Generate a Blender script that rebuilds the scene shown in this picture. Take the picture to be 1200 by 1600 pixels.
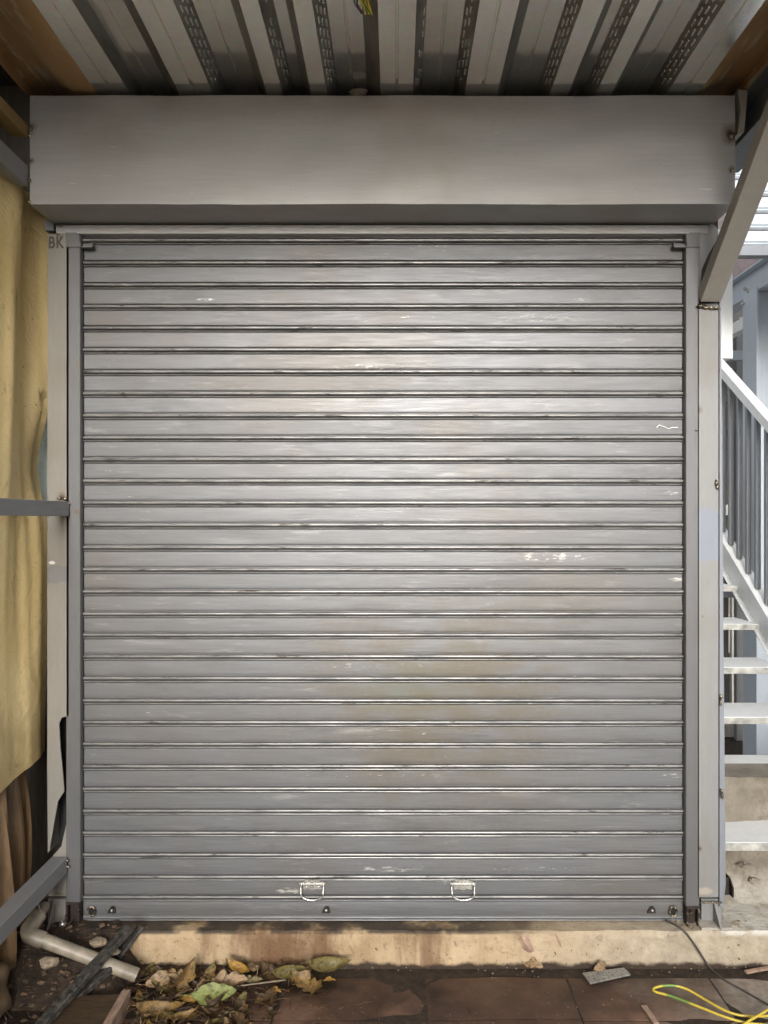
import bpy, bmesh, math, random
from mathutils import Vector, Matrix, noise
R = math.radians
random.seed(7)
sc = bpy.context.scene
COL = sc.collection
for o in list(bpy.data.objects):
    bpy.data.objects.remove(o)

# ------------------------------------------------------------------ camera
ZC = 1.709                       # lens height above the paving
F = 1200.0                       # focal length in pixels of the 1200x1600 photograph
cam_d = bpy.data.cameras.new('camera')
cam = bpy.data.objects.new('camera', cam_d)
COL.objects.link(cam)
cam.location = (0, -3.0, ZC)
cam.rotation_euler = (R(90), 0, 0)
cam_d.sensor_width = 36
cam_d.lens = 36 * F / 1600
cam_d.shift_x = -18 / 1600
cam_d.shift_y = 10 / 1600
cam_d.clip_start = 0.05
cam_d.clip_end = 400
sc.camera = cam

# ------------------------------------------------------------------ sky, sun, exposure
SUN_EL, SUN_AZ = 17.0, 0.5       # degrees; azimuth measured from behind the camera towards the right
world = bpy.data.worlds.new('World')
sc.world = world
world.use_nodes = True
wn = world.node_tree
bg = wn.nodes['Background']
sky = wn.nodes.new('ShaderNodeTexSky')
sky.sky_type = 'NISHITA'
sky.sun_disc = False
sky.sun_elevation = R(SUN_EL)
sky.sun_rotation = R(180 - SUN_AZ)
sky.air_density = 1.0
sky.dust_density = 4.0
sky.ozone_density = 1.5
hs = wn.nodes.new('ShaderNodeHueSaturation')        # a pale, thinly overcast sky
hs.inputs['Saturation'].default_value = 0.2
wn.links.new(sky.outputs[0], hs.inputs['Color'])
wn.links.new(hs.outputs[0], bg.inputs[0])
bg.inputs[1].default_value = 0.15
sun_d = bpy.data.lights.new('sun', 'SUN')
sun = bpy.data.objects.new('sun', sun_d)
COL.objects.link(sun)
sun_d.energy = 0.7
sun_d.angle = R(16)
sun_d.color = (1.0, 0.99, 0.975)
sd = Vector((math.sin(R(SUN_AZ)) * math.cos(R(SUN_EL)), -math.cos(R(SUN_AZ)) * math.cos(R(SUN_EL)), math.sin(R(SUN_EL))))
sun.location = sd * 30
sun.rotation_euler = sd.to_track_quat('Z', 'Y').to_euler()
sc.view_settings.view_transform = 'Standard'
sc.view_settings.look = 'None'
sc.view_settings.exposure = 1.6
sc.view_settings.gamma = 1
sc.view_settings.use_curve_mapping = False

# ------------------------------------------------------------------ helpers
def P(px, py, d):
    """photo pixel at distance d from the lens plane -> place in the scene"""
    return Vector(((px - 618) * d / F, d - 3.0, ZC + (810 - py) * d / F))

def X(px, d=3.0): return (px - 618) * d / F
def Z(py, d=3.0): return ZC + (810 - py) * d / F

def tag(o, label=None, cat=None, group=None, kind=None):
    if label: o['label'] = label
    if cat: o['category'] = cat
    if group: o['group'] = group
    if kind: o['kind'] = kind
    return o

def thing(name, label, cat, loc=(0, 0, 0), group=None):
    o = bpy.data.objects.new(name, None)
    o.empty_display_size = 0.1
    COL.objects.link(o)
    o.location = loc
    return tag(o, label, cat, group)

def wloc(p):
    v = Vector((0, 0, 0))
    while p is not None:
        v += p.location
        p = p.parent
    return v

def obj(name, bm, mat, parent=None, smooth=False, loc=None):
    me = bpy.data.meshes.new(name)
    base = Vector((0, 0, 0))
    if parent is not None: base = wloc(parent)
    if loc is not None: base = Vector(loc)
    bmesh.ops.recalc_face_normals(bm, faces=bm.faces)
    if base.length > 0:
        bmesh.ops.translate(bm, vec=-base, verts=bm.verts)
    bm.to_mesh(me)
    bm.free()
    if smooth:
        for p in me.polygons: p.use_smooth = True
        if smooth == 'auto':
            me.set_sharp_from_angle(angle=R(35))
    mats = mat if isinstance(mat, (list, tuple)) else [mat]
    for m in mats: me.materials.append(m)
    o = bpy.data.objects.new(name, me)
    COL.objects.link(o)
    if parent is not None:
        o.parent = parent
        if loc is not None: o.location = Vector(loc) - wloc(parent)
    elif loc is not None:
        o.location = loc
    return o

def NB(): return bmesh.new()

def box(bm, x0, x1, y0, y1, z0, z1, bev=0.0, rot=None, piv=None):
    vs = [bm.verts.new(v) for v in ((x0, y0, z0), (x1, y0, z0), (x1, y1, z0), (x0, y1, z0), (x0, y0, z1), (x1, y0, z1), (x1, y1, z1), (x0, y1, z1))]
    fs = [bm.faces.new([vs[i] for i in f]) for f in ((0, 3, 2, 1), (4, 5, 6, 7), (0, 1, 5, 4), (1, 2, 6, 5), (2, 3, 7, 6), (3, 0, 4, 7))]
    if bev > 0:
        es = list({e for f in fs for e in f.edges})
        r = bmesh.ops.bevel(bm, geom=es, offset=bev, segments=1, affect='EDGES', profile=0.5)
        vs = list({v for f in r['faces'] for v in f.verts} | {v for v in vs if v.is_valid})
    if rot is not None:
        bmesh.ops.rotate(bm, verts=vs, cent=piv if piv is not None else ((x0 + x1) / 2, (y0 + y1) / 2, (z0 + z1) / 2), matrix=rot)
    return vs

def beam(bm, a, b, w, h, up=(0, 0, 1), bev=0.0):
    """box section from a to b, w sideways, h along up"""
    a, b = Vector(a), Vector(b)
    d = b - a
    L = d.length
    d.normalize()
    up = Vector(up)
    s = d.cross(up).normalized()
    u = s.cross(d).normalized()
    vs = box(bm, -w / 2, w / 2, 0, L, -h / 2, h / 2, bev)
    m = Matrix(((s.x, d.x, u.x, a.x), (s.y, d.y, u.y, a.y), (s.z, d.z, u.z, a.z), (0, 0, 0, 1)))
    bmesh.ops.transform(bm, matrix=m, verts=vs)
    return vs

def catmull(pts, n=8):
    pts = [Vector(p) for p in pts]
    out = []
    for i in range(len(pts) - 1):
        p0 = pts[max(i - 1, 0)]; p1 = pts[i]; p2 = pts[i + 1]; p3 = pts[min(i + 2, len(pts) - 1)]
        for k in range(n):
            t = k / n
            out.append(0.5 * ((2 * p1) + (p2 - p0) * t + (2 * p0 - 5 * p1 + 4 * p2 - p3) * t * t + (3 * p1 - p0 - 3 * p2 + p3) * t ** 3))
    out.append(pts[-1])
    return out

def tube(bm, pts, r, seg=8, cap=True, closed=False):
    pts = [Vector(p) for p in pts]
    n = len(pts)
    rings = []
    ref = Vector((0.13, 0.31, 0.94)).normalized()
    for i, p in enumerate(pts):
        if closed: t = pts[(i + 1) % n] - pts[i - 1]
        else: t = pts[min(i + 1, n - 1)] - pts[max(i - 1, 0)]
        t.normalize()
        s = t.cross(ref)
        if s.length < 0.05: s = t.cross(Vector((1, 0, 0)))
        s.normalize()
        u = s.cross(t)
        rr = r[i] if isinstance(r, (list, tuple)) else r
        rings.append([bm.verts.new(p + (s * math.cos(a) + u * math.sin(a)) * rr) for a in [2 * math.pi * k / seg for k in range(seg)]])
    m = n if closed else n - 1
    for i in range(m):
        A, B = rings[i], rings[(i + 1) % n]
        for k in range(seg):
            bm.faces.new((A[k], A[(k + 1) % seg], B[(k + 1) % seg], B[k]))
    if cap and not closed:
        bm.faces.new(rings[0][::-1]); bm.faces.new(rings[-1])

def prism(bm, poly, y0, y1):
    """polygon in (x, z) given thickness from y0 to y1"""
    a = [bm.verts.new((x, y0, z)) for x, z in poly]
    b = [bm.verts.new((x, y1, z)) for x, z in poly]
    n = len(poly)
    bm.faces.new(a); bm.faces.new(b[::-1])
    for i in range(n):
        bm.faces.new((a[i], b[i], b[(i + 1) % n], a[(i + 1) % n]))

def prism_x(bm, poly, x0, x1):
    """polygon in (y, z) given thickness from x0 to x1"""
    a = [bm.verts.new((x0, y, z)) for y, z in poly]
    b = [bm.verts.new((x1, y, z)) for y, z in poly]
    n = len(poly)
    bm.faces.new(a); bm.faces.new(b[::-1])
    for i in range(n):
        bm.faces.new((a[i], b[i], b[(i + 1) % n], a[(i + 1) % n]))

def lump(bm, c, r, sq=(1, 1, 1), sub=2, amp=0.35, fr=1.0, seed=0):
    vs = bmesh.ops.create_icosphere(bm, subdivisions=sub, radius=1)['verts']
    c = Vector(c)
    for v in vs:
        n = noise.noise(v.co * 1.6 * fr + Vector((seed * 3.1, seed * 1.7, 0)))
        k = 1 + amp * n
        v.co = Vector((v.co.x * sq[0], v.co.y * sq[1], v.co.z * sq[2])) * k * r + c
    return vs

# ------------------------------------------------------------------ materials
class G:
    def __init__(s, name):
        s.m = bpy.data.materials.new(name)
        s.m.use_nodes = True
        s.t = s.m.node_tree
        s.b = s.t.nodes['Principled BSDF']
        s.pos = s.t.nodes.new('ShaderNodeNewGeometry').outputs['Position']
    def n(s, k): return s.t.nodes.new(k)
    def l(s, a, b): s.t.links.new(a, b)
    def mapped(s, scale, loc=(0, 0, 0), src=None):
        m = s.n('ShaderNodeMapping')
        s.l(src or s.pos, m.inputs[0])
        m.inputs['Scale'].default_value = scale
        m.inputs['Location'].default_value = loc
        return m.outputs[0]
    def noise(s, scale=1.0, sv=(1, 1, 1), detail=4, rough=0.55, loc=(0, 0, 0), dist=0, src=None):
        t = s.n('ShaderNodeTexNoise')
        s.l(s.mapped(sv, loc, src), t.inputs['Vector'])
        t.inputs['Scale'].default_value = scale
        t.inputs['Detail'].default_value = detail
        t.inputs['Roughness'].default_value = rough
        t.inputs['Distortion'].default_value = dist
        return t.outputs[0]
    def step(s, v, a, b, inv=False):
        r = s.n('ShaderNodeMapRange')
        r.interpolation_type = 'SMOOTHSTEP'
        s.l(v, r.inputs[0])
        r.inputs[1].default_value = a
        r.inputs[2].default_value = b
        r.inputs[3].default_value = 1 if inv else 0
        r.inputs[4].default_value = 0 if inv else 1
        return r.outputs[0]
    def rng(s, v, a, b, c, d):
        r = s.n('ShaderNodeMapRange')
        s.l(v, r.inputs[0])
        for i, q in enumerate((a, b, c, d)): r.inputs[i + 1].default_value = q
        return r.outputs[0]
    def math(s, op, a, b):
        r = s.n('ShaderNodeMath'); r.operation = op
        for i, q in enumerate((a, b)):
            if isinstance(q, (int, float)): r.inputs[i].default_value = q
            else: s.l(q, r.inputs[i])
        return r.outputs[0]
    def mix(s, f, a, b, mode='MIX'):
        r = s.n('ShaderNodeMix'); r.data_type = 'RGBA'; r.blend_type = mode
        for sock, q in ((r.inputs[0], f), (r.inputs[6], a), (r.inputs[7], b)):
            if isinstance(q, (int, float)): sock.default_value = q
            elif isinstance(q, (tuple, list)): sock.default_value = (*q[:3], 1)
            else: s.l(q, sock)
        return r.outputs[2]
    def spot(s, c, r0, r1, sv=(1, 1, 1)):
        d = s.n('ShaderNodeVectorMath'); d.operation = 'SUBTRACT'
        s.l(s.pos, d.inputs[0]); d.inputs[1].default_value = c
        e = s.n('ShaderNodeVectorMath'); e.operation = 'MULTIPLY'
        s.l(d.outputs[0], e.inputs[0]); e.inputs[1].default_value = sv
        g = s.n('ShaderNodeVectorMath'); g.operation = 'LENGTH'
        s.l(e.outputs[0], g.inputs[0])
        wob = s.math('MULTIPLY_ADD', s.noise(45, detail=3), 1)
        q = s.n('ShaderNodeMath'); q.operation = 'MULTIPLY_ADD'
        s.l(s.noise(45, detail=3), q.inputs[0]); q.inputs[1].default_value = r1 * 0.9; s.l(g.outputs['Value'], q.inputs[2])
        return s.step(q.outputs[0], r0 + r1 * 0.45, r1 * 1.45, inv=True)
    def sep(s):
        x = s.n('ShaderNodeSeparateXYZ'); s.l(s.pos, x.inputs[0]); return x.outputs
    def bump(s, h, strength=0.3, dist=0.004):
        b = s.n('ShaderNodeBump')
        b.inputs['Strength'].default_value = strength
        b.inputs['Distance'].default_value = dist
        s.l(h, b.inputs['Height'])
        s.l(b.outputs[0], s.b.inputs['Normal'])
    def out(s, col=None, rough=None, metal=None, spec=None):
        for k, v in (('Base Color', col), ('Roughness', rough), ('Metallic', metal), ('Specular IOR Level', spec)):
            if v is None: continue
            if isinstance(v, (int, float)): s.b.inputs[k].default_value = v
            elif isinstance(v, (tuple, list)): s.b.inputs[k].default_value = (*v[:3], 1)
            else: s.l(v, s.b.inputs[k])
        return s.m

def plain(name, col, rough=0.6, metal=0.0, var=0.25, scale=12, sv=(1, 1, 1), bump=0.2, bs=60, spec=0.5, bd=0.003):
    g = G(name)
    a = g.noise(scale, sv)
    lo = tuple(c * (1 - var) for c in col); hi = tuple(min(1, c * (1 + var)) for c in col)
    c = g.mix(g.rng(a, 0.3, 0.7, 0, 1), lo, hi)
    r = g.rng(g.noise(scale * 2.3, sv, loc=(5, 3, 1)), 0.3, 0.7, max(0.05, rough - 0.1), min(1, rough + 0.12))
    if bump: g.bump(g.noise(bs, sv, detail=5), bump, bd)
    return g.out(c, r, metal, spec)

def painted(name, col, rough=0.42, metal=0.35, burns=(), chips=0.0, patches=(), grain=(1, 1, 14), stain=0.25, dark=(0.02, 0.012, 0.008)):
    """brushed-on grey paint over steel: brush streaks, grime, welded burns, chips"""
    g = G(name)
    br = g.noise(9, grain, detail=6, rough=0.65)
    big = g.noise(2.2, detail=3, loc=(2, 1, 7))
    c = g.mix(g.rng(br, 0.28, 0.72, 0, 1), tuple(k * 0.94 for k in col), tuple(k * 1.05 for k in col))
    c = g.mix(g.math('MULTIPLY', g.step(big, 0.48, 0.75), stain), c, tuple(k * q for k, q in zip(col, (0.72, 0.64, 0.52))))
    sp = g.noise(140, detail=2)
    c = g.mix(g.math('MULTIPLY', g.step(sp, 0.70, 0.76), 0.5), c, (0.06, 0.05, 0.04))
    for (pc, r0, r1, sv, pcol, f) in patches:
        c = g.mix(g.math('MULTIPLY', g.spot(pc, r0, r1, sv), f), c, pcol)
    if chips:
        ch = g.noise(16, grain, detail=8, rough=0.7, loc=(9, 4, 2))
        ms = g.noise(3.0, (1, 1, 1.6), detail=2, loc=(1, 8, 3))
        f = g.math('MULTIPLY', g.step(ch, 0.70 - chips * 0.1, 0.74 - chips * 0.1), g.step(ms, 0.45, 0.6))
        c = g.mix(f, c, (0.72, 0.68, 0.6))
    for (pc, r) in burns:
        halo = g.spot(pc, r * 0.4, r * 1.5)
        c = g.mix(g.math('MULTIPLY', halo, 0.6), c, (0.13, 0.085, 0.04))
        c = g.mix(g.spot(pc, r * 0.15, r * 0.75), c, dark)
    r = g.rng(g.noise(14, grain, detail=5, loc=(3, 3, 3)), 0.25, 0.75, rough - 0.08, rough + 0.12)
    hb = g.math('ADD', g.noise(30, grain, detail=6), g.math('MULTIPLY', g.noise(160, detail=2), 0.25))
    g.bump(hb, 0.22, 0.0025)
    return g.out(c, r, metal)

m_shutter = None
def shutter_material():
    g = G('grey brushed shutter paint')
    info = g.n('ShaderNodeObjectInfo').outputs['Random']
    br = g.noise(5, (1, 1, 30), detail=7, rough=0.65)
    c = g.mix(g.rng(br, 0.3, 0.7, 0, 1), (0.120, 0.1215, 0.125), (0.170, 0.1715, 0.176))
    c = g.mix(g.rng(info, 0, 1, 0.0, 0.30), c, (0.112, 0.110, 0.108))
    # grime: brown bloom in the lower middle and scattered cloudy patches
    big = g.noise(1.7, (1, 1, 1.4), detail=5, loc=(4, 2, 9))
    c = g.mix(g.math('MULTIPLY', g.step(big, 0.45, 0.70), 0.45), c, (0.125, 0.105, 0.08))
    p = P(700, 1090, 3.0)
    c = g.mix(g.math('MULTIPLY', g.math('MULTIPLY', g.spot((p.x, 0, p.z), 0.05, 0.85, (1, 0, 1.35)), g.step(g.noise(5, (1, 1, 2.2), detail=6), 0.30, 0.60)), 0.7), c, (0.120, 0.096, 0.062))
    p = P(640, 1075, 3.0)
    c = g.mix(g.math('MULTIPLY', g.spot((p.x, 0, p.z), 0.02, 0.22, (0.7, 0, 1.6)), 0.25), c, (0.11, 0.125, 0.075))
    dk = g.noise(3.2, (1, 1, 3), detail=6, rough=0.7, loc=(1, 7, 5))
    c = g.mix(g.math('MULTIPLY', g.step(dk, 0.56, 0.70), 0.4), c, (0.085, 0.083, 0.082))
    # rubbed paler patches where the primer shows
    pt = g.noise(4, (1, 1, 7), detail=8, rough=0.72, loc=(7, 1, 3))
    c = g.mix(g.math('MULTIPLY', g.step(pt, 0.56, 0.68), 0.42), c, (0.29, 0.282, 0.27))
    # chipped flecks drawn out along the slats
    fl = g.noise(12, (1, 1, 9), detail=9, rough=0.76, loc=(2, 5, 1))
    ms = g.noise(2.3, (1, 1, 2.4), detail=4, loc=(6, 6, 2))
    f = g.math('MULTIPLY', g.step(fl, 0.635, 0.665), g.step(ms, 0.5, 0.6))
    c = g.mix(g.math('MULTIPLY', f, 0.9), c, (0.62, 0.60, 0.55))
    for (px, py, r0, sc_, th) in ((450, 1392, 0.055, (1, 1, 3.2), .47), (700, 1375, 0.06, (1, 1, 5), .47), (835, 497, 0.22, (1, 1, 9), .55), (570, 574, 0.16, (1, 1, 9), .54), (860, 870, 0.24, (1, 1, 10), .52), (905, 468, 0.05, (1, 1, 9), .5), (322, 468, 0.045, (1, 1, 9), .45), (1050, 1212, .05, (1, 1, 4), .5), (600, 1212, .5, (1, 1, 40), .56), (560, 1040, .4, (1, 1, 30), .56), (1050, 770, .04, (1, 1, 4), .48), (1055, 905, .04, (1, 1, 4), .48), (610, 1358, .16, (1, 1, 12), .5), (660, 385, .12, (1, 1, 8), .55), (860, 1358, .3, (1, 1, 30), .54)):
        p = P(px, py, 3.0)
        rub = g.math('MULTIPLY', g.spot((p.x, 0, p.z), r0 * 0.3, r0, (sc_[0], 0, sc_[2])), g.step(g.noise(24, (1, 1, 5), detail=9, rough=0.78), th, th + 0.08))
        c = g.mix(g.math('MULTIPLY', rub, 0.8), c, (0.58, 0.56, 0.51))
    # a pale scratched squiggle near the right end
    r = g.rng(g.noise(7, (1, 1, 16), detail=6, rough=0.65, loc=(3, 3, 8)), 0.28, 0.72, 0.39, 0.54)
    r = g.math('ADD', r, g.rng(info, 0, 1, -0.01, 0.05))
    hb = g.math('ADD', g.noise(24, (0.35, 1, 9), detail=6), g.math('MULTIPLY', g.noise(200, detail=2), 0.2))
    g.bump(hb, 0.25, 0.002)
    return g.out(c, r, 0.38, 0.40)

M = {}
M['shutter'] = shutter_material()
wl = lambda px, py, d: tuple(P(px, py, d))
g = G('bead paint with highlight and wear')          # lighter base paints the light the beads catch; rubbed patches are wear
w = g.noise(5, (1, 1, 6), detail=8, rough=0.72, loc=(3, 8, 1))
c = g.mix(g.step(w, 0.34, 0.62), (0.135, 0.135, 0.137), (0.27, 0.263, 0.25))
c = g.mix(g.step(g.noise(7, (1, 1, 5), detail=8, rough=0.75, loc=(9, 1, 4)), 0.60, 0.68), c, (0.50, 0.48, 0.44))
c = g.mix(g.math('MULTIPLY', g.step(g.noise(6, (1, 1, 5), detail=7, rough=0.7, loc=(1, 1, 9)), 0.58, 0.64), 0.85), c, (0.05, 0.042, 0.034))
M['bead'] = g.out(c, g.rng(w, 0.3, 0.7, 0.42, 0.3), 0.45, 0.45)
M['hood'] = painted('hood sheet paint', (0.30, 0.292, 0.28), 0.47, 0.3, stain=0.5, burns=[(wl(1142, 210, 2.79), 0.034), (wl(1143, 265, 2.79), 0.014), (wl(48, 200, 2.79), 0.02), (wl(48, 250, 2.79), 0.01)], chips=0.35, grain=(0.6, 1, 9),
                    patches=[(wl(620, 170, 2.79), 0.1, 0.9, (0.9, 1, 9), (0.27, 0.215, 0.185), 0.45)])
M['guide'] = painted('guide rail paint', (0.125, 0.124, 0.125), 0.45, 0.35, grain=(12, 12, 1), chips=0.05,
                     burns=[(wl(121, 567, 2.96), 0.011), (wl(118, 800, 2.96), 0.012)])
M['post_l'] = painted('left post paint', (0.20, 0.185, 0.16), 0.55, 0.1, grain=(6, 6, 1), stain=0.5,
                      burns=[(wl(97, 778, 2.97), 0.022), (wl(108, 790, 2.97), 0.014), (wl(98, 1360, 2.97), 0.02)],
                      patches=[(wl(88, 897, 2.97), 0.04, 0.05, (0.6, 0, 1.3), (0.145, 0.14, 0.138), 0.9), (wl(82, 879, 2.97), 0.005, 0.009, (0.6, 0, 1.2), (0.6, 0.58, 0.52), 0.9)])
M['post_r'] = painted('right post paint', (0.205, 0.203, 0.198), 0.5, 0.1, grain=(6, 6, 1), stain=0.5,
                      burns=[(wl(1089, 640, 2.97), 0.016), (wl(1091, 673, 2.97), 0.005), (wl(1092, 1325, 2.97), 0.013), (wl(1089, 1195, 2.97), 0.006), (wl(1106, 912, 2.97), 0.004), (wl(1097, 963, 2.97), 0.006)],
                      patches=[(wl(1104, 836, 2.97), 0.075, 0.085, (0.7, 0, 0.8), (0.185, 0.205, 0.24), 0.85), (wl(1100, 1392, 2.97), 0.012, 0.03, (0.6, 0, 1.6), (0.33, 0.29, 0.24), 0.9)])
M['steel_blue'] = painted('blue grey channel paint', (0.19, 0.202, 0.225), 0.5, 0.15, grain=(6, 6, 1))
M['brace'] = painted('brace paint', (0.26, 0.24, 0.21), 0.5, 0.12, grain=(4, 4, 2), chips=0.2,
                     burns=[(wl(1157, 312, 2.72), 0.018), (wl(1104, 480, 2.93), 0.028), (wl(1126, 480, 2.93), 0.02)])
M['rail'] = painted('rail paint', (0.215, 0.215, 0.22), 0.5, 0.2, grain=(1, 1, 8), chips=0.1)
M['weld'] = plain('weld metal', (0.25, 0.21, 0.16), 0.28, 0.9, 0.5, 90, bump=0.6, bs=150)
M['burnt'] = plain('burnt steel', (0.035, 0.026, 0.02), 0.6, 0.5, 0.5, 60, bump=0.6, bs=120)
M['zinc'] = plain('zinc plated steel', (0.62, 0.60, 0.55), 0.28, 0.85, 0.2, 40, bump=0.15)
M['black'] = plain('near black', (0.008, 0.008, 0.008), 0.8, 0, 0.4, 8)  # near-black colour for the backs of gaps and openings
M['void_dark'] = plain('boards toned as unlit void', (0.03, 0.022, 0.015), 0.8, 0, 0.4, 6, (8, 8, 1))  # near-black colour stands for unlit void
M['rust'] = None
g = G('rusty deck edge')
a = g.noise(5, (1, 0.4, 1), detail=6, rough=0.65)
c = g.mix(g.rng(a, 0.3, 0.7, 0, 1), (0.24, 0.13, 0.05), (0.42, 0.27, 0.135))
c = g.mix(g.step(g.noise(14, (3, 0.4, 1), detail=7, loc=(1, 2, 3)), 0.55, 0.68), c, (0.38, 0.32, 0.22))
g.bump(g.noise(40, detail=5), 0.3, 0.003)
M['rust'] = g.out(c, 0.62, 0.15)
g = G('galvanised deck')
a = g.noise(7, (1, 0.35, 1), detail=5)
sp = g.n('ShaderNodeTexVoronoi'); g.l(g.mapped((1, 1, 1)), sp.inputs['Vector']); sp.inputs['Scale'].default_value = 55
c = g.mix(g.rng(a, 0.3, 0.7, 0, 1), (0.84, 0.82, 0.77), (0.93, 0.915, 0.87))
c = g.mix(0.12, c, sp.outputs['Color'], 'MULTIPLY')
rr = g.rng(g.noise(20, (1, 0.3, 1), loc=(3, 1, 1)), 0.3, 0.7, 0.13, 0.21)
g.bump(g.noise(9, (1, 0.3, 1), detail=3), 0.03, 0.004)
M['deck'] = g.out(c, rr, 0.82)
M['deck_web'] = plain('embossed web toned as dark reflection', (0.24, 0.23, 0.21), 0.42, 0.6, 0.4, 9, (1, .3, 1))  # dark reflections of the webs put into the colour
M['deck_groove'] = plain('deck groove', (0.22, 0.21, 0.19), 0.45, 0.6)
g = G('yellow tarpaulin')
a = g.noise(3, (1, 1, 0.7), detail=6, rough=0.6)
c = g.mix(g.rng(a, 0.3, 0.7, 0, 1), (0.62, 0.46, 0.20), (0.78, 0.62, 0.33))
c = g.mix(g.step(g.noise(11, (1, 1, 0.5), detail=7, rough=0.7, loc=(2, 2, 2)), 0.58, 0.75), c, (0.20, 0.125, 0.045))
c = g.mix(g.step(g.noise(75, detail=3), 0.7, 0.74), c, (0.12, 0.08, 0.03))
g.bump(g.math('ADD', g.noise(9, (1, 1, 1.3), detail=7, rough=0.6, dist=1.5), g.math('MULTIPLY', g.noise(260, detail=2), 0.08)), 0.55, 0.012)
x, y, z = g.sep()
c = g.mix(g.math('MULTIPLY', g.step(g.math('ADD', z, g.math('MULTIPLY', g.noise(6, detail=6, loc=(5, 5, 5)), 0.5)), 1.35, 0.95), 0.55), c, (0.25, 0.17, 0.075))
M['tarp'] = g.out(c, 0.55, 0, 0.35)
g = G('brown pleated sheet')
a = g.noise(4, (4, 4, 0.6), detail=7, rough=0.65)
c = g.mix(g.rng(a, 0.3, 0.7, 0, 1), (0.075, 0.044, 0.022), (0.28, 0.175, 0.09))
c = g.mix(g.step(g.noise(120, detail=2), 0.72, 0.76), c, (0.35, 0.28, 0.2))
g.bump(g.noise(26, (3, 3, 0.5), detail=6), 0.6, 0.006)
M['brown_sheet'] = g.out(c, 0.32, 0)
M['sack'] = plain('brown sacking', (0.13, 0.085, 0.045), 0.8, 0, 0.35, 14, bump=0.5, bs=120)
M['pvc'] = plain('grimy pvc', (0.25, 0.212, 0.158), 0.45, 0, 0.45, 14, bump=0.15, bs=40)
M['iron'] = plain('grimy iron bar', (0.058, 0.052, 0.044), 0.6, 0.3, 0.75, 55, bump=1.0, bs=110, bd=0.006)
M['board'] = plain('reddish board face', (0.055, 0.032, 0.014), 0.7, 0, 0.4, 12, (1, 5, 1))
M['board_edge'] = plain('raw board edge', (0.30, 0.20, 0.145), 0.7, 0, 0.35, 18, (4, 1, 1), bump=0.5)
M['stone'] = plain('pale stone', (0.24, 0.185, 0.13), 0.8, 0, 0.3, 40, bump=0.7, bs=70)
M['teal'] = plain('pale teal sheet', (0.38, 0.43, 0.39), 0.3, 0, 0.15, 6)
M['black_wire'] = plain('black cable', (0.05, 0.045, 0.04), 0.5, 0, 0.3, 50)
g = G('yellow green wire')
w = g.n('ShaderNodeTexWave'); g.l(g.pos, w.inputs['Vector']); w.inputs['Scale'].default_value = 1.3; w.inputs['Distortion'].default_value = 6
c = g.mix(g.step(w.outputs['Fac'], 0.70, 0.85), (0.55, 0.42, 0.05), (0.16, 0.27, 0.06))
M['wire'] = g.out(c, 0.38, 0)
g = G('stained cream plinth')
x, y, z = g.sep()
a = g.noise(6, (1, 1, 1), detail=7, rough=0.65)
c = g.mix(g.rng(a, 0.3, 0.7, 0, 1), (0.335, 0.235, 0.13), (0.50, 0.375, 0.235))
run = g.noise(7, (1, 1, 0.15), detail=6, rough=0.6, loc=(3, 1, 1))
c = g.mix(g.math('MULTIPLY', g.step(run, 0.46, 0.64), 0.8), c, (0.13, 0.065, 0.027))
midst = g.math('MULTIPLY', g.step(x, -0.66, -0.56), g.step(x, 0.05, -0.35))
c = g.mix(g.math('MULTIPLY', g.math('MULTIPLY', midst, g.step(g.noise(9, (1, 1, .4), detail=7, rough=.7, loc=(2, 9, 2)), 0.38, 0.56)), 0.75), c, (0.13, 0.062, 0.025))
c = g.mix(g.math('MULTIPLY', g.step(g.noise(38, detail=7, rough=.75, loc=(5, 1, 1)), 0.55, 0.63), 0.5), c, (0.16, 0.10, 0.055))
grey = g.math('MULTIPLY', g.step(x, 0.2, 1.1), 0.8)
c = g.mix(grey, c, g.mix(g.rng(g.noise(25, detail=6), 0.3, 0.7, 0, 1), (0.29, 0.245, 0.18), (0.45, 0.39, 0.30)))
c = g.mix(g.step(g.noise(60, detail=4, loc=(1, 4, 4)), 0.66, 0.72), c, (0.07, 0.04, 0.022))
c = g.mix(g.math('MULTIPLY', g.math('MULTIPLY', g.step(x, 1.12, 1.3), g.step(z, 0.11, 0.13)), g.step(g.noise(14, detail=7, rough=.7, loc=(6, 6, 6)), 0.36, 0.52)), c, (0.56, 0.53, 0.47))
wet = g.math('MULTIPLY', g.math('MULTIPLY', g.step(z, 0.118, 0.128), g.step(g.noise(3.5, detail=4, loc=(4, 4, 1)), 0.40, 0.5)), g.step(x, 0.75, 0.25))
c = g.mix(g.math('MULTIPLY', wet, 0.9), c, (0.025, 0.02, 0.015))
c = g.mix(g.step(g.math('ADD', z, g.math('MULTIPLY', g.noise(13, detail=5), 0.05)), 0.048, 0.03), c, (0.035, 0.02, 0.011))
g.bump(g.math('ADD', g.noise(45, detail=7, rough=0.65), g.noise(6, (1, 1, 0.3))), 0.9, 0.008)
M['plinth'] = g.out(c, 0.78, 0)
g = G('rough plaster')
a = g.noise(7, detail=8, rough=0.65)
c = g.mix(g.rng(a, 0.3, 0.7, 0, 1), (0.145, 0.122, 0.092), (0.31, 0.27, 0.215))
c = g.mix(g.step(g.noise(40, detail=4), 0.64, 0.7), c, (0.17, 0.13, 0.09))
x, y, z = g.sep()
c = g.mix(g.math('MULTIPLY', g.step(g.math('ADD', z, g.math('MULTIPLY', g.noise(9, detail=7, rough=.7, loc=(4, 1, 1)), 0.35)), 0.46, 0.28), 0.8), c, (0.50, 0.465, 0.40))
c = g.mix(g.math('MULTIPLY', g.step(g.noise(5, (1, 1, 0.4), detail=8, rough=.7, loc=(7, 3, 1)), 0.5, 0.62), 0.6), c, (0.12, 0.095, 0.065))
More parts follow.
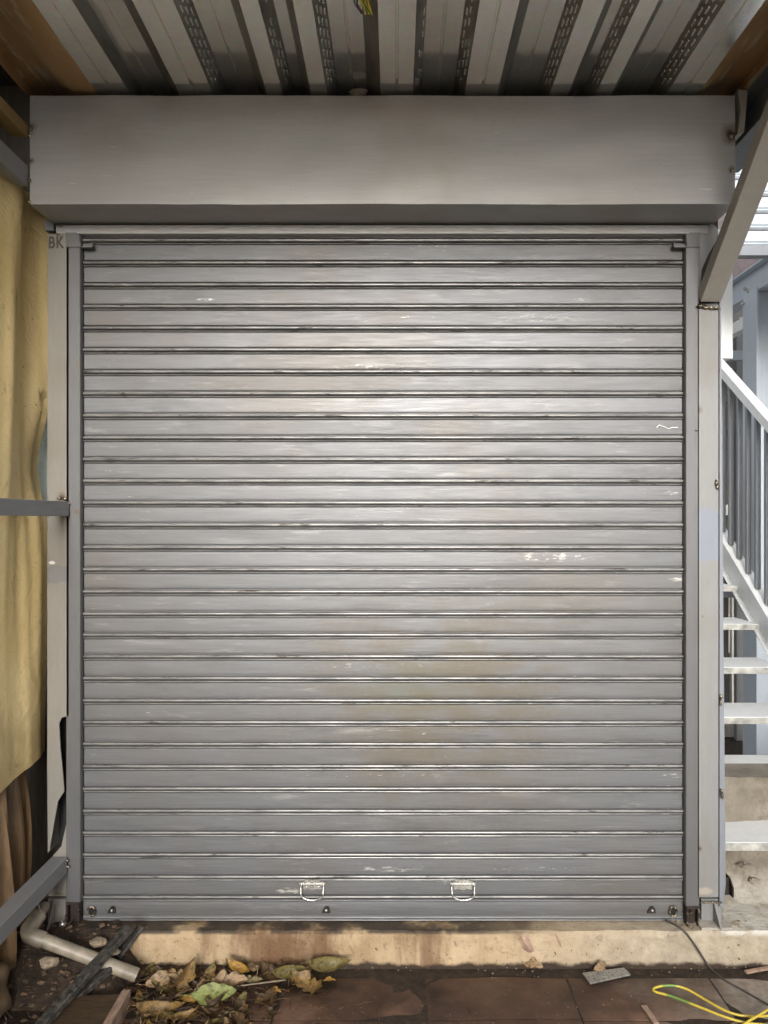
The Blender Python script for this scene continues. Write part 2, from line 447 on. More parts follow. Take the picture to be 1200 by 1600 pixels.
g.bump(g.noise(50, detail=8, rough=0.7), 1.0, 0.009)
M['plaster'] = g.out(c, 0.85, 0)
g = G('wet brown paving')
x, y, z = g.sep()
a = g.noise(5, detail=8, rough=0.65)
c = g.mix(g.rng(a, 0.3, 0.7, 0, 1), (0.032, 0.016, 0.010), (0.105, 0.056, 0.034))
c = g.mix(g.math('MULTIPLY', g.step(g.noise(3.2, detail=6, loc=(3, 5, 1)), 0.5, 0.66), 0.6), c, (0.22, 0.125, 0.08))
c = g.mix(g.step(g.math('ADD', g.noise(2.3, detail=6, loc=(8, 2, 2)), g.math('MULTIPLY', x, -0.16)), 0.52, 0.62), c, (0.016, 0.009, 0.005))
dust = g.math('MULTIPLY', g.step(g.math('ADD', x, g.math('MULTIPLY', g.noise(4, detail=5, loc=(1, 1, 5)), 0.7)), 1.15, 1.75), 0.8)
c = g.mix(dust, c, g.mix(g.rng(g.noise(30, detail=6), 0.3, 0.7, 0, 1), (0.22, 0.18, 0.14), (0.42, 0.37, 0.31)))
c = g.mix(g.step(g.noise(110, detail=3), 0.70, 0.74), c, (0.40, 0.32, 0.24))
rr = g.rng(g.noise(4, detail=5, loc=(7, 7, 1)), 0.35, 0.65, 0.38, 0.8)
g.bump(g.noise(50, detail=8, rough=0.68), 0.6, 0.005)
M['paving'] = g.out(c, rr, 0)
M['soil'] = plain('damp soil', (0.030, 0.018, 0.010), 0.85, 0, 0.6, 30, bump=0.9, bs=70, bd=0.008)
M['white_paint'] = painted('white stair paint', (0.74, 0.745, 0.73), 0.5, 0.05, chips=0.0, grain=(3, 3, 3), stain=0.3)
M['baluster'] = painted('worn grey baluster paint', (0.20, 0.21, 0.225), 0.5, 0.15, grain=(6, 6, 1), stain=0.4)
M['shaded_edge'] = plain('nosing with shade in its colour', (0.34, 0.33, 0.30), 0.75, 0, 0.45, 22, bump=0.6, bs=50)  # grey puts the shade of the front edges into the colour
M['pale_blue'] = painted('pale blue steel paint', (0.43, 0.475, 0.52), 0.5, 0.05, grain=(3, 3, 1), stain=0.15)
M['grey_wall'] = plain('grey wall', (0.09, 0.087, 0.085), 0.8, 0, 0.25, 5)
M['white_wall'] = plain('white wall', (0.82, 0.82, 0.80), 0.7, 0, 0.04, 4)
M['dark_glass'] = plain('dark olive glass', (0.07, 0.065, 0.035), 0.12, 0, 0.3, 4, bump=0)
M['cream_trim'] = plain('cream trim', (0.55, 0.52, 0.46), 0.6, 0, 0.15, 8)
M['pink_strip'] = plain('pinkish board', (0.42, 0.33, 0.29), 0.6, 0, 0.15, 8, (1, 1, 0.3))
M['maroon'] = plain('dark maroon sheet', (0.035, 0.018, 0.022), 0.5, 0, 0.4, 20)
M['glass_plate'] = plain('dusty glass offcut', (0.24, 0.23, 0.21), 0.3, 0.2, 0.3, 40, bump=0.3)

# ------------------------------------------------------------------ setting: ground, paving, plinth
ground_z = -0.006
bm = NB()
box(bm, -60, 60, -60, 60, -0.4, ground_z)
ground = tag(obj('ground', bm, M['soil']), kind='structure')
bm = NB(); box(bm, -40, 40, -40, -0.81, -0.3, 0.0)  # unseen pale ground, added to bounce light up to the deck
M['bounce_street'] = plain('dusty street concrete', (0.52, 0.49, 0.44), 0.85, 0, 0.2, 2)
tag(obj('bounce_street', bm, M['bounce_street']), kind='structure')
bm = NB(); box(bm, 2.75, 40, -0.80, 40, -0.3, -0.004)
tag(obj('yard', bm, M['bounce_street']), kind='structure')
# unseen far side of the lane, added to block and frame sky light
M['lane_wall'] = plain('lane plaster', (0.36, 0.32, 0.26), 0.85, 0, 0.2, 1.5)
def added_lane_building(label, x0, x1, h):
    o = thing('added_lane_building', label, 'building', ((x0 + x1) / 2, -7.5, 0))
    bm = NB(); box(bm, x0, x1, -11, -7.3, 0.002, h); obj('wall', bm, M['lane_wall'], o)
    bm = NB(); box(bm, x0 - 0.1, x1 + 0.1, -11.1, -7.1, h + 0.001, h + 0.12); obj('roof', bm, M['grey_wall'], o)
    for k in range(int((x1 - x0) / 2.2)):
        for z0 in (0.9, 3.7):
            bm = NB(); xa = x0 + 0.6 + 2.2 * k; box(bm, xa, xa + 1.1, -7.296, -7.26, z0, z0 + 1.3); obj('window', bm, M['dark_glass'], o)
added_lane_building('unseen added building blocking sky light across the lane on the left', -14, -1.7, 6.5)
added_lane_building('unseen added building blocking sky light across the lane on the right', 2.5, 16, 6.5)
bm = NB(); box(bm, -1.69, 2.49, -7.5, -7.3, 0.002, 1.6)
tag(obj('added_low_wall', bm, M['lane_wall']), 'unseen low wall added across the lane to cut low light', 'wall')
pav = bpy.data.objects.new('pavement', None); COL.objects.link(pav); tag(pav, kind='structure')
rows = [(-0.14, -0.378), (-0.384, -0.80)]
for ri, (ya, yb) in enumerate(rows):
    x0 = 0.107 - 0.53 * 4
    for k in range(9):
        bm = NB()
        dz = random.uniform(-0.003, 0.003)
        xa, xb = x0 + k * 0.53 + 0.004, x0 + (k + 1) * 0.53 - 0.004
        nx, ny = 10, 6
        grid = [[bm.verts.new((xa + (xb - xa) * i / nx, yb + (ya - yb) * j / ny, dz - (0.003 if i in (0, nx) or j in (0, ny) else 0) + 0.006 * noise.noise(Vector((xa + i * .07, yb + j * .07, 3)) * 3))) for j in range(ny + 1)] for i in range(nx + 1)]
        for i in range(nx):
            for j in range(ny):
                bm.faces.new((grid[i][j], grid[i + 1][j], grid[i + 1][j + 1], grid[i][j + 1]))
        ring = [grid[i][0] for i in range(nx + 1)] + [grid[nx][j] for j in range(1, ny + 1)] + [grid[i][ny] for i in range(nx - 1, -1, -1)] + [grid[0][j] for j in range(ny - 1, 0, -1)]
        low = [bm.verts.new((v.co.x, v.co.y, -0.03)) for v in ring]
        for i in range(len(ring)):
            bm.faces.new((ring[i], ring[(i + 1) % len(ring)], low[(i + 1) % len(ring)], low[i]))
        obj('paving_slab', bm, M['paving'], pav, smooth='auto')

PZ = ZC - 1.575                    # top of the plinth
PY = -0.07                         # its front
bm = NB()
nx = 260
xs = [-1.7 + 4.9 * i / nx for i in range(nx + 1)]
prof = [(0.9, PZ), (0.3, PZ), (0.1, PZ), (0.0, PZ), (-0.03, PZ - 0.001), (PY + 0.008, PZ - 0.002), (PY, PZ - 0.010), (PY - 0.001, PZ - 0.03), (PY - 0.002, PZ - 0.055), (PY - 0.003, PZ - 0.08), (PY - 0.005, PZ - 0.105), (PY - 0.008, -0.02)]
prev = None
for i, x in enumerate(xs):
    colv = []
    for j, (y, z) in enumerate(prof):
        a = 0.006 if 3 < j < len(prof) - 1 else 0.002
        n1 = noise.noise(Vector((x * 6, y * 9, z * 16)))
        n2 = noise.noise(Vector((x * 23, 4 + y * 20, z * 40)))
        yy = y + a * (n1 + 0.6 * n2) if 3 < j else y
        zz = z + 0.35 * a * (n2 + n1)
        if j in (5, 6): zz += min(0, 0.012 * (noise.noise(Vector((x * 17, 9, 2))) - 0.25)) if j == 6 else 0
        colv.append(bm.verts.new((x, yy, zz)))
    if prev:
        for j in range(len(prof) - 1):
            bm.faces.new((prev[j], colv[j], colv[j + 1], prev[j + 1]))
    prev = colv
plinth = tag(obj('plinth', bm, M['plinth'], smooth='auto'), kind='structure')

# soil heaped against the foot of the plinth at left and along its base
bm = NB()
nx, ny = 110, 26
gv = []
for i in range(nx + 1):
    x = -1.75 + 1.25 * i / nx
    row = []
    for j in range(ny + 1):
        y = -0.012 - 0.46 * j / ny
        t = max(0, 1 - j / (ny * 0.75))
        left = max(0.0, min(1.0, (-0.97 - x) / 0.10))
        h = left * 0.158 * min(1.0, t * 1.25) ** 1.2 + (1 - left) * 0.035 * max(0, 1 - j / (ny * 0.35))
        if left <= 0 and j < 3: h = 0.0
        h *= 1.0 if x < -0.6 else max(0, (-0.5 - x) / 0.1)
        h += 0.014 * noise.noise(Vector((x * 9, y * 11, 1))) * min(1, h * 25) + 0.007 * noise.noise(Vector((x * 35, y * 35, 5))) * min(1, h * 25)
        row.append(bm.verts.new((x, y, h - 0.012)))
    gv.append(row)
for i in range(nx):
    for j in range(ny):
        bm.faces.new((gv[i][j], gv[i + 1][j], gv[i + 1][j + 1], gv[i][j + 1]))
tag(obj('soil_heap', bm, M['soil'], smooth=True), 'damp dark soil heaped at the foot of the left post and plinth', 'soil', kind='stuff')

# near-black backdrops standing for unlit void: behind the shutter and far left
bm = NB()
box(bm, -1.84, 1.28, 0.302, 0.42, PZ, ZC + 1.858)
tag(obj('shop_wall', bm, M['void_dark']), 'wall of the shop, coloured dark as unlit, behind the grey shutter', 'wall')
w = thing('backdrop_wall', 'dark backdrop boards standing for the unlit gap left of the yellow tarpaulin', 'wall', (-1.75, -1.2, 0))
for k in range(14):
    bm = NB()
    y1 = 0.28 - k * 0.20
    box(bm, -1.79 + random.uniform(-.006, .006), -1.755, y1 - 0.194, y1, 0.0, ZC + 1.858)
    obj('plank', bm, M['void_dark'], w)

# ------------------------------------------------------------------ roof deck
DL, DU = 1.558, 1.614               # heights of the lower pans and the upper flanges above the lens
dl, du = DL * F / 810, DU * F / 810
def dx(px, up): return (px - 618) * (du if up else dl) / F
# (photo x at the top edge of the frame, is upper flange); a pan or flange runs between two neighbours of one level
PRO = [(-88, 0), (-64, 1), (-14, 1), (8, 0), (50, 0), (112, 0), (137, 1), (192, 1), (206, 0), (270, 0), (300, 1), (360, 1), (373, 0), (403, 0),
       (427, 1), (446, 1), (457, 0), (487, 0), (510, 1), (565, 1), (590, 0), (651, 0), (667, 1), (727, 1), (750, 0), (812, 0), (827, 1), (885, 1),
       (912, 0), (947, 0), (957, 1), (973, 1), (1000, 0), (1030, 0), (1037, 1), (1096, 1), (1135, 0), (1196, 0)]
roof = thing('roof_deck', 'ribbed galvanised steel roof deck overhead above the shutter hood', 'roof deck', (0, -1, ZC + DL))
Y0, Y1 = -2.3, 0.30
def deck_sheet(pts, mat, t=0.0012):
    bm = NB()
    ny = 16
    path = []
    for a, b in zip(pts, pts[1:]):
        path.append(a)
        if a[1] == b[1] and (b[0] - a[0]) > 45:      # stiffening groove in wide pans
            m = (a[0] + b[0]) / 2
            path += [(m - 3.0, a[1], 0), (m - 1.2, a[1], 1), (m + 1.2, a[1], 1), (m + 3.0, a[1], 0)]
    path.append(pts[-1])
    cols = []
    for q in path:
        px, up = q[0], q[1]
        gz = 0.006 if (len(q) > 2 and q[2]) else 0
        x = dx(px, up); z = ZC + (DU if up else DL) + gz
        cols.append([bm.verts.new((x, Y0 + (Y1 - Y0) * j / ny, z + 0.0016 * noise.noise(Vector((x * 5, j * 0.7, 2))))) for j in range(ny + 1)])
    for ci, (a, b) in enumerate(zip(cols, cols[1:])):
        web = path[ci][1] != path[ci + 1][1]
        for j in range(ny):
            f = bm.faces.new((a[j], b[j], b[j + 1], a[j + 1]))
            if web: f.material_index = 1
    geo = bmesh.ops.extrude_face_region(bm, geom=list(bm.faces))
    bmesh.ops.translate(bm, vec=(0, 0, t), verts=[v for v in geo['geom'] if isinstance(v, bmesh.types.BMVert)])
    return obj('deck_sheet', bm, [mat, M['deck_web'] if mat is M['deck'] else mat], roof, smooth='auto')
def part_of(a, b): return [q for q in PRO if a <= q[0] <= b]
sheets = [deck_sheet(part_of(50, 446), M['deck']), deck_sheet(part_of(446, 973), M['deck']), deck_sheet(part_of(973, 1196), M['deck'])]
rs = deck_sheet(part_of(-88, 50), M['rust']); rs['label'] = 'rusty brown deck sheet at the left edge'
# rusty strip at right with its own small steps
deck_sheet([(1196, 0), (1222, 1), (1262, 1), (1275, 0), (1330, 0)], M['rust'])['label'] = 'rusty brown deck strip at the right edge'
# embossed dashes on the sloping webs
bm = NB()
for (a, b), dens in ((((270, 0), (300, 1)), 1), (((403, 0), (427, 1)), 0.4), (((487, 0), (510, 1)), 1), (((750, 0), (727, 1)), 0.6), (((912, 0), (885, 1)), 1), (((1000, 0), (973, 1)), 0.8), (((1135, 0), (1096, 1)), 1), (((651, 0), (667, 1)), 0.4)):
    xa, xb = dx(*a), dx(*b)
    for row in (0.25, 0.5, 0.75):
        y = -1.35 + row * 0.11
        while y < -0.22:
            if random.random() < dens:
                x = xa + (xb - xa) * row; z = ZC + DL + (DU - DL) * row
                ang = math.atan2(DU - DL, abs(xb - xa)) * (1 if xb > xa else -1)
                box(bm, x - 0.0035, x + 0.0035, y, y + 0.034, z - 0.0035, z + 0.0035, 0.001, Matrix.Rotation(-ang, 3, 'Y'))
            y += 0.056
tag(obj('embossed_dash', bm, M['deck'], roof), kind='stuff')
# closing lumps of old mortar above the hood
for i, (px, py) in enumerate(((322, 139), (500, 140), (560, 145), (632, 142))):
    bm = NB()
    p = P(px, py, 2.86)
    lump(bm, p, 0.022, (1.5, 0.7, 0.7), 2, 0.5, 2, i)
    tag(obj('mortar_lump', bm, M['plaster'], loc=p), ('grey mortar lump wedged under the deck above the hood, leftmost of four', 'grey mortar lump on the hood just left of the hanging wires', 'small mortar lump on the hood below the hanging wires', 'grey mortar lump on the hood right of the hanging wires')[i], 'mortar lump', 'mortar lumps on top of the hood')

bm = NB(); box(bm, -1.80, -1.345, -2.6, 0.35, ZC + 1.86, ZC + 1.9)  # slab added to keep sky light out of the dark gap
tag(obj('added_side_roof', bm, M['void_dark']), 'added dark roof keeping sky light out of the gap at the upper left', 'roof')
# I-beam along the right edge of the deck
def ibeam(name, label, a, b, w, h, t, mat, up=(0, 0, 1), cat='steel beam'):
    a, b = Vector(a), Vector(b)
    o = thing(name, label, cat, a)
    d = (b - a).normalized(); u = Vector(up); s = d.cross(u).normalized(); u = s.cross(d)
    for k in (1, -1):
        bm = NB(); off = u * (h / 2 - t / 2) * k
        beam(bm, a + off, b + off, w, t, up, 0.001); obj('flange', bm, mat, o)
    bm = NB(); beam(bm, a, b, t * 0.8, h - 2 * t - 0.001, up); obj('web', bm, mat, o)
    return o
M['beam_dark'] = painted('dark grey beam paint', (0.13, 0.14, 0.15), 0.5, 0.2, grain=(1, 1, 6))
ibeam('deck_beam', 'dark grey steel beam running forward under the right edge of the deck', (1.33, 0.1, ZC + 1.475), (1.33, -2.3, ZC + 1.475), 0.11, 0.16, 0.009, M['beam_dark'])
bm = NB()
prism(bm, [(1.237, ZC + 1.39), (1.262, ZC + 1.40), (1.275, ZC + 1.55), (1.24, ZC + 1.553), (1.25, ZC + 1.47)], -0.22, -0.10)
tag(obj('end_plate', bm, M['brace'], smooth=False), 'rough grimy end plate between the hood and the dark beam', 'steel plate')

# ------------------------------------------------------------------ roller shutter
sh = thing('roller_shutter', 'closed grey roller shutter with horizontal slats, hood and two bail handles', 'roller shutter', (0, 0, PZ))
XL, XR = X(131), X(1066.5)
GL, GR = X(109), X(1087.5)
PITCH = 34.38 * 0.0025
top_py = 379.0
# slat profile: (depth below the slat top in mm, outward mm, is_panel)
SP = [(0.0, -11, 0), (0.7, -9, 0), (0.9, 1.0, 0), (1.6, 2.6, 2), (3.0, 3.2, 2), (4.4, 2.6, 2), (5.2, 1.0, 0), (5.5, -6, 0), (8.0, -6.5, 0), (8.4, -0.4, 1), (9.4, 0.7, 1), (15, 0.8, 1), (24, 0.95, 1), (34, 1.0, 1), (46, 0.95, 1), (56, 0.8, 1), (62, 0.6, 1), (64.6, 0.0, 1), (65.6, -4.5, 1), (67.2, -8.0, 0), (70.2, -8.0, 0), (70.7, 1.2, 0), (71.4, 4.4, 2), (73.2, 6.4, 2), (75.8, 7.2, 2), (78.4, 6.6, 2), (80.4, 5.0, 2), (81.6, 2.4, 0), (82.0, -10, 0), (86.6, -12, 0)]
xcols = [XL - 0.014, XL + 0.0022, XL + 0.0028, XL + 0.03] + [XL + 0.03 + (XR - XL - 0.06) * i / 40 for i in range(1, 40)] + [XR - 0.03, XR - 0.0028, XR - 0.0022, XR + 0.014]
def slat(py_top, idx, prof=SP, zscale=1.0):
    ztop = Z(py_top)
    bm = NB()
    tilt = random.uniform(-0.5, 0.5); yo = random.uniform(-0.9, 0.9)
    sag = random.uniform(-0.9, 0.9)
    cols = []
    for ci, x in enumerate(xcols):
        u = (x - XL) / (XR - XL)
        wob = 1.2 * noise.noise(Vector((x * 2.3, idx * 5.1, 0))) + 0.45 * noise.noise(Vector((x * 9, idx * 3.3, 4)))
        zw = sag * (u - 0.5) * 1.2 + 0.5 * noise.noise(Vector((x * 1.7, idx * 2.2, 9)))
        col = []
        for zi, (dz, w, pan) in enumerate(prof):
            ww = w + yo + wob + tilt * (dz - 43) / 43
            pan = pan == 1
            if pan and (ci in (0, 1) or ci >= len(xcols) - 2): ww -= 9
            if pan: ww += 0.5 * noise.noise(Vector((x * 6, idx * 7.7 + dz * 0.03, 2)))
            if pan:
                dn = noise.noise(Vector((x * 4.1, idx * 9.3 + dz * 0.012, 7)))
                if dn > 0.45: ww -= (dn - 0.45) * 9
            col.append(bm.verts.new((x, -(ww) / 1000, ztop - dz * zscale / 1000 + zw / 1000)))
        cols.append(col)
    for a, b in zip(cols, cols[1:]):
        for k in range(len(prof) - 1):
            f = bm.faces.new((a[k], a[k + 1], b[k + 1], b[k]))
            if prof[k][2] == 2 or prof[k + 1][2] == 2: f.material_index = 1
    return obj('slat', bm, [M['shutter'], M['bead']], sh, smooth='auto')
joints = [413.5, 448, 481.5, 515.5, 549.5, 583.5, 617.5, 652, 686.5, 720.5, 754.5, 788.5, 823, 858, 892.5, 927, 961.5, 994.5, 1028, 1062.5, 1097, 1131, 1165, 1199.5, 1234.5, 1269.5, 1303.5, 1338, 1372.5]
# joint = the dark gap under a bead; slat tops sit at the gaps
tops = [379.5] + [j + 1.0 for j in joints]
for i, t in enumerate(tops):
    nxt = (joints[i] + 1.0) if i < len(joints) else 1404.5
    slat(t, i, zscale=(nxt - t) * 2.5 / 85.6)
slat(345.2, 77)                                   # the slat still rolling up into the hood
# bottom bar
BP = [(0.0, -7, 0), (0.6, -1, 0), (2.0, 3.0, 0), (4.5, 3.6, 0), (7, 2.4, 0), (8.5, -1.5, 0), (10.5, -1.5, 0), (12, 0.5, 1), (20, 1.6, 1), (40, 1.8, 1), (54, 1.0, 1), (57, 0.4, 1), (59.5, 0.6, 1), (60.5, -3, 0), (64, -6, 0), (76, -7, 0), (78, -6, 0), (79, 4, 0), (81.5, 5, 0), (83, 4.0, 0), (83.2, -12, 0)]
bb = slat(1404.5, 99, BP, 1.0); bb.name = 'bottom_bar'; bb.data.name = 'bottom_bar'
# backing behind the curtain (the far faces of the slats)
bm = NB(); box(bm, XL - 0.012, XR + 0.012, 0.014, 0.018, PZ + 0.01, ZC + 1.12)
obj('curtain_back', bm, M['black'], sh)
# guide rails
for (a, b, side) in ((GL, XL, -1), (XR, GR, 1)):
    bm = NB()
    zt = Z(371); zb = Z(1404) if side < 0 else Z(1410)
    n = 30
    box(bm, a, b, -0.034, -0.004, zb, zt, 0.002)
    obj('guide_rail', bm, M['guide'], sh)
    # cut and burnt foot below it
    bm = NB()
    xo = a if side < 0 else a
    wdt = b - a
    zb0 = Z(1441)
    box(bm, a + 0.003, a + 0.008, -0.036, -0.006, zb0, zb - 0.001)
    box(bm, b - 0.008, b - 0.003, -0.036, -0.006, zb0, zb - 0.001)
    box(bm, a + 0.008, b - 0.008, -0.012, -0.008, zb0, zb - 0.001)
    box(bm, a + 0.001, b - 0.001, -0.040, -0.034, zb - 0.008, zb + 0.004, 0.002)
    tag(obj('guide_foot', bm, M['burnt'], sh), kind='stuff')
    bm = NB()
    for k in range(16):
        q = random.random()
        lump(bm, (a + wdt * random.choice((0.08, 0.92, q)), -0.038 + random.uniform(-.004, .004), zb0 + (zb - zb0) * random.random()), random.uniform(.003, .006), (1, 1, 1.2), 1, 0.5, 2, k)
    tag(obj('weld_bead', bm, M['weld'], sh), kind='stuff')
# stopper brackets at the top of the guides
for s in (-1, 1):
    bm = NB()
    if s < 0:
        x0, x1, x2 = X(109.5), X(133), X(151)
        xa, xb = x0, x2
    else:
        x0, x1, x2 = X(1087), X(1068), X(1047)
        xa, xb = x2, x0
    box(bm, min(x0, x1), max(x0, x1), -0.040, -0.0345, Z(391), Z(384.5), 0.001)
    box(bm, min(x1, x2), max(x1, x2), -0.024, -0.020, Z(391.5), Z(384), 0.001)
    box(bm, min(x1, x2), max(x1, x2), -0.038, -0.024, Z(391.7), Z(390.4), 0.0)
    ex = x2 if s < 0 else x2 + 0.004
    box(bm, ex - 0.004, ex, -0.040, -0.020, Z(391.7), Z(383.5), 0.0006)
    obj('stop_bracket', bm, M['guide'], sh)
    bm = NB()
    a, b = (GL, XL - 0.002) if s < 0 else (XR + 0.002, GR)
    poly = [(a, Z(392)), (b, Z(392)), (b, Z(376)), (b - 0.012 if s < 0 else b, Z(369)), (a + (0.012 if s > 0 else 0), Z(369)), (a, Z(375))]
    prism(bm, poly, -0.0385, -0.0342)
    obj('guide_cap', bm, M['guide'], sh)
# handles
def handle(pxc, pyc, rot=0):
    c = P(pxc, pyc, 2.99)
    y = -0.0052
    bm = NB()
    hw = 0.042
    n = 1.0
    poly = [(-0.030, 0.012), (-0.028, 0.021), (0.028, 0.021), (0.030, 0.012), (0.050, 0.010), (0.050, 0.001), (0.036, -0.002), (0.034, -0.018), (0.016, -0.016), (0, -0.020), (-0.016, -0.016), (-0.034, -0.018), (-0.036, -0.002), (-0.050, 0.001), (-0.050, 0.010)]
    prism(bm, [(c.x + a, c.z + b) for a, b in poly], y - 0.003, y)
    h = obj('handle', bm, M['zinc'], sh)
    bm = NB()
    tube(bm, [(c.x - 0.040, y - 0.005, c.z + 0.004), (c.x + 0.040, y - 0.005, c.z + 0.004)], 0.0048, 10)
    obj('hinge_barrel', bm, M['zinc'], h, smooth='auto')
    bm = NB()
    arc = [(-0.042, 0.004), (-0.044, -0.008), (-0.043, -0.026), (-0.040, -0.038), (-0.028, -0.047), (-0.012, -0.052), (0.0, -0.053), (0.012, -0.052), (0.028, -0.047), (0.040, -0.038), (0.043, -0.026), (0.044, -0.008), (0.042, 0.004)]
    tube(bm, catmull([(c.x + a, y - 0.007 - 0.010 * (b < -0.02), c.z + b) for a, b in arc], 4), 0.0037, 8)
    obj('bail', bm, M['zinc'], h, smooth=True)
    bm = NB()
    for a, b in ((-0.024, -0.009), (0.024, -0.009)):
        lump(bm, (c.x + a, y - 0.002, c.z + b), 0.004, (1, .6, 1), 1, 0)
    tag(obj('rivet', bm, M['zinc'], h, smooth=True), kind='stuff')
handle(488, 1383); handle(723.5, 1383)
# lock lugs on the bottom bar
for px in (174, 509, 1018):
    p = P(px, 1422, 2.99)
    bm = NB()
    poly = [(-0.016, -0.012), (0.017, -0.012), (0.014, 0.006), (0.007, 0.013), (-0.004, 0.010), (-0.012, -0.002)]
    prism(bm, [(p.x + a, p.z + b) for a, b in poly], -0.012, -0.002)
    lug = obj('lock_lug', bm, M['burnt'], sh)
    bm = NB(); lump(bm, (p.x + 0.002, -0.014, p.z), 0.005, (1, .8, 1), 2, 0.3); obj('lug_rivet', bm, M['zinc'], lug, smooth=True)
# torn, burnt bar ends
for px, s in ((143, -1), (1052, 1)):
    p = P(px, 1424, 2.99)
    bm = NB()
    ring = [(0.014 * math.cos(a) * (1 + .2 * noise.noise(Vector((a, s, 1)))), 0.019 * math.sin(a) * (1 + .25 * noise.noise(Vector((a, s, 5))))) for a in [k * math.pi / 7 for k in range(14)]]
    tube(bm, [(p.x + a, -0.006 - 0.006 * abs(math.sin(i)), p.z + b) for i, (a, b) in enumerate(ring)], 0.0045, 6, closed=True)
    bar = obj('burnt_hole', bm, M['weld'], sh, smooth=True)
    bm = NB(); prism(bm, [(p.x + a, p.z + b) for a, b in ring], -0.0045, -0.001); obj('hole_back', bm, M['black'], bar)
# hood
HL, HR = X(47, 2.79), X(1148.5, 2.79)
HZ0, HZ1 = Z(319, 2.79), Z(149.5, 2.79)
HY = -0.21
bm = NB()
nx, nz = 60, 14
def hood_y(u, v):
    return HY - 0.004 * noise.noise(Vector((u * 3, v * 2, 1))) - 0.005 * noise.noise(Vector((u * 1.2, v * 1.1, 6)))
fr = [[bm.verts.new((HL + (HR - HL) * i / nx, hood_y(i / nx * 4, j / nz * 2) + (0.006 * max(0, 1 - math.hypot((i - nx) / 5, j / 6)) if i > nx - 6 else 0), HZ0 + (HZ1 - HZ0) * j / nz + (0.0015 * noise.noise(Vector((i * .35, 3, 1))) if j == 0 else 0))) for j in range(nz + 1)] for i in range(nx + 1)]
for i in range(nx):
    for j in range(nz):
        bm.faces.new((fr[i][j], fr[i + 1][j], fr[i + 1][j + 1], fr[i][j + 1]))
lowb = [bm.verts.new((HL + (HR - HL) * i / nx, -0.002, HZ0 + 0.002)) for i in range(nx + 1)]
topb = [bm.verts.new((HL + (HR - HL) * i / nx, 0.29, HZ1 - 0.002)) for i in range(nx + 1)]
for i in range(nx):
    bm.faces.new((lowb[i], lowb[i + 1], fr[i + 1][0], fr[i][0]))
    bm.faces.new((fr[i][nz], fr[i + 1][nz], topb[i + 1], topb[i]))
obj('hood', bm, M['hood'], sh, smooth='auto')
for xx in (HL, HR):
    bm = NB()
    box(bm, xx - 0.0015 if xx < 0 else xx - 0.001, xx + 0.001 if xx < 0 else xx + 0.0015, HY + 0.002, 0.28, HZ0 + 0.001, HZ1 - 0.003)
    obj('hood_end', bm, M['hood'], sh)
bm = NB()
for px, py, r in ((1142, 212, .009), (1141, 221, .006), (1143, 266, .006), (48, 201, .008), (47, 212, .006), (49, 250, .005), (46, 315, .005), (46, 282, .006)):
    lump(bm, P(px, py, 2.785), r, (1, .7, 1.2), 2, 0.5, 2, px)
tag(obj('weld_bead', bm, M['weld'], sh, smooth=True), kind='stuff')

bm = NB()
pts = [P(a, b, 2.994) for a, b in ((1026, 668), (1030, 664), (1038, 667), (1045, 670), (1050, 668), (1059, 668))]
tube(bm, pts, 0.0016, 5)
obj('paint_mark', bm, M['white_wall'], sh)
# header bar under the hood
bm = NB()
box(bm, X(87, 2.97), X(1106, 2.97), -0.03, 0.0, Z(365, 2.97), Z(351.5, 2.97), 0.0015)
M['header'] = painted('header bar paint', (0.34, 0.335, 0.33), 0.5, 0.2, grain=(1, 1, 10), chips=0.3)
tag(obj('header_bar', bm, M['header']), 'pale grey flat steel bar spanning just under the hood above the slats', 'steel bar')

# ------------------------------------------------------------------ left post
D_ = 2.97
lp = thing('steel_post', 'left steel post beside the yellow tarpaulin, its face cut open low down', 'post', (X(92), 0, PZ))
bm = NB()
q = [(75, 366), (108, 366), (108, 1118), (97, 1121), (93, 1130), (95, 1170), (99, 1210), (101, 1236), (97, 1242), (91, 1252), (87, 1275), (82, 1305), (78.5, 1326), (75.5, 1332), (74.5, 1200), (74.8, 800)]
prism(bm, [(X(a, D_), Z(b, D_)) for a, b in q], -0.034, -0.028)
obj('front_plate', bm, M['post_l'], lp)
bm = NB()
box(bm, X(75.5, D_), X(75.5, D_) + 0.006, -0.0275, 0.08, Z(1330, D_), Z(366, D_))
obj('side_plate', bm, M['post_l'], lp)
bm = NB()
box(bm, X(76, D_) + 0.006, X(108, D_), 0.05, 0.06, PZ, Z(366, D_)); obj('back_plate', bm, M['black'], lp)
bm = NB()
prism(bm, [(X(a, D_), Z(b, D_)) for a, b in [(103, 1290), (108, 1270), (108, 1400), (76, 1400), (76, 1345), (96, 1322)]], -0.030, -0.024)
box(bm, X(79), X(107), -0.024, 0.03, PZ + 0.01, Z(1400), 0.002)
obj('post_foot', bm, M['post_l'], lp)
bm = NB()
prism_x(bm, [(-0.024, Z(1400)), (-0.024, PZ + 0.012), (-0.085, PZ + 0.012)], X(88), X(88) + 0.006)
obj('gusset', bm, M['post_l'], lp)
bm = NB(); box(bm, X(70), X(112), -0.066, 0.08, PZ + 0.001, PZ + 0.011, 0.001); obj('base_plate', bm, M['burnt'], lp)
bm = NB()
c = P(98, 1434, 2.945)
tube(bm, [(c.x, c.y, PZ + 0.011), (c.x, c.y, PZ + 0.034)], 0.008, 10)
tube(bm, [(c.x, c.y, PZ + 0.012), (c.x, c.y, PZ + 0.022)], 0.014, 6)
obj('anchor_bolt', bm, M['zinc'], lp, smooth='auto')
bm = NB()
for k in range(9): lump(bm, (X(77 + k * 3.4), -0.027, Z(1391) + random.uniform(-.002, .002)), 0.0045, (1.4, 1, .8), 1, .4, 2, k)
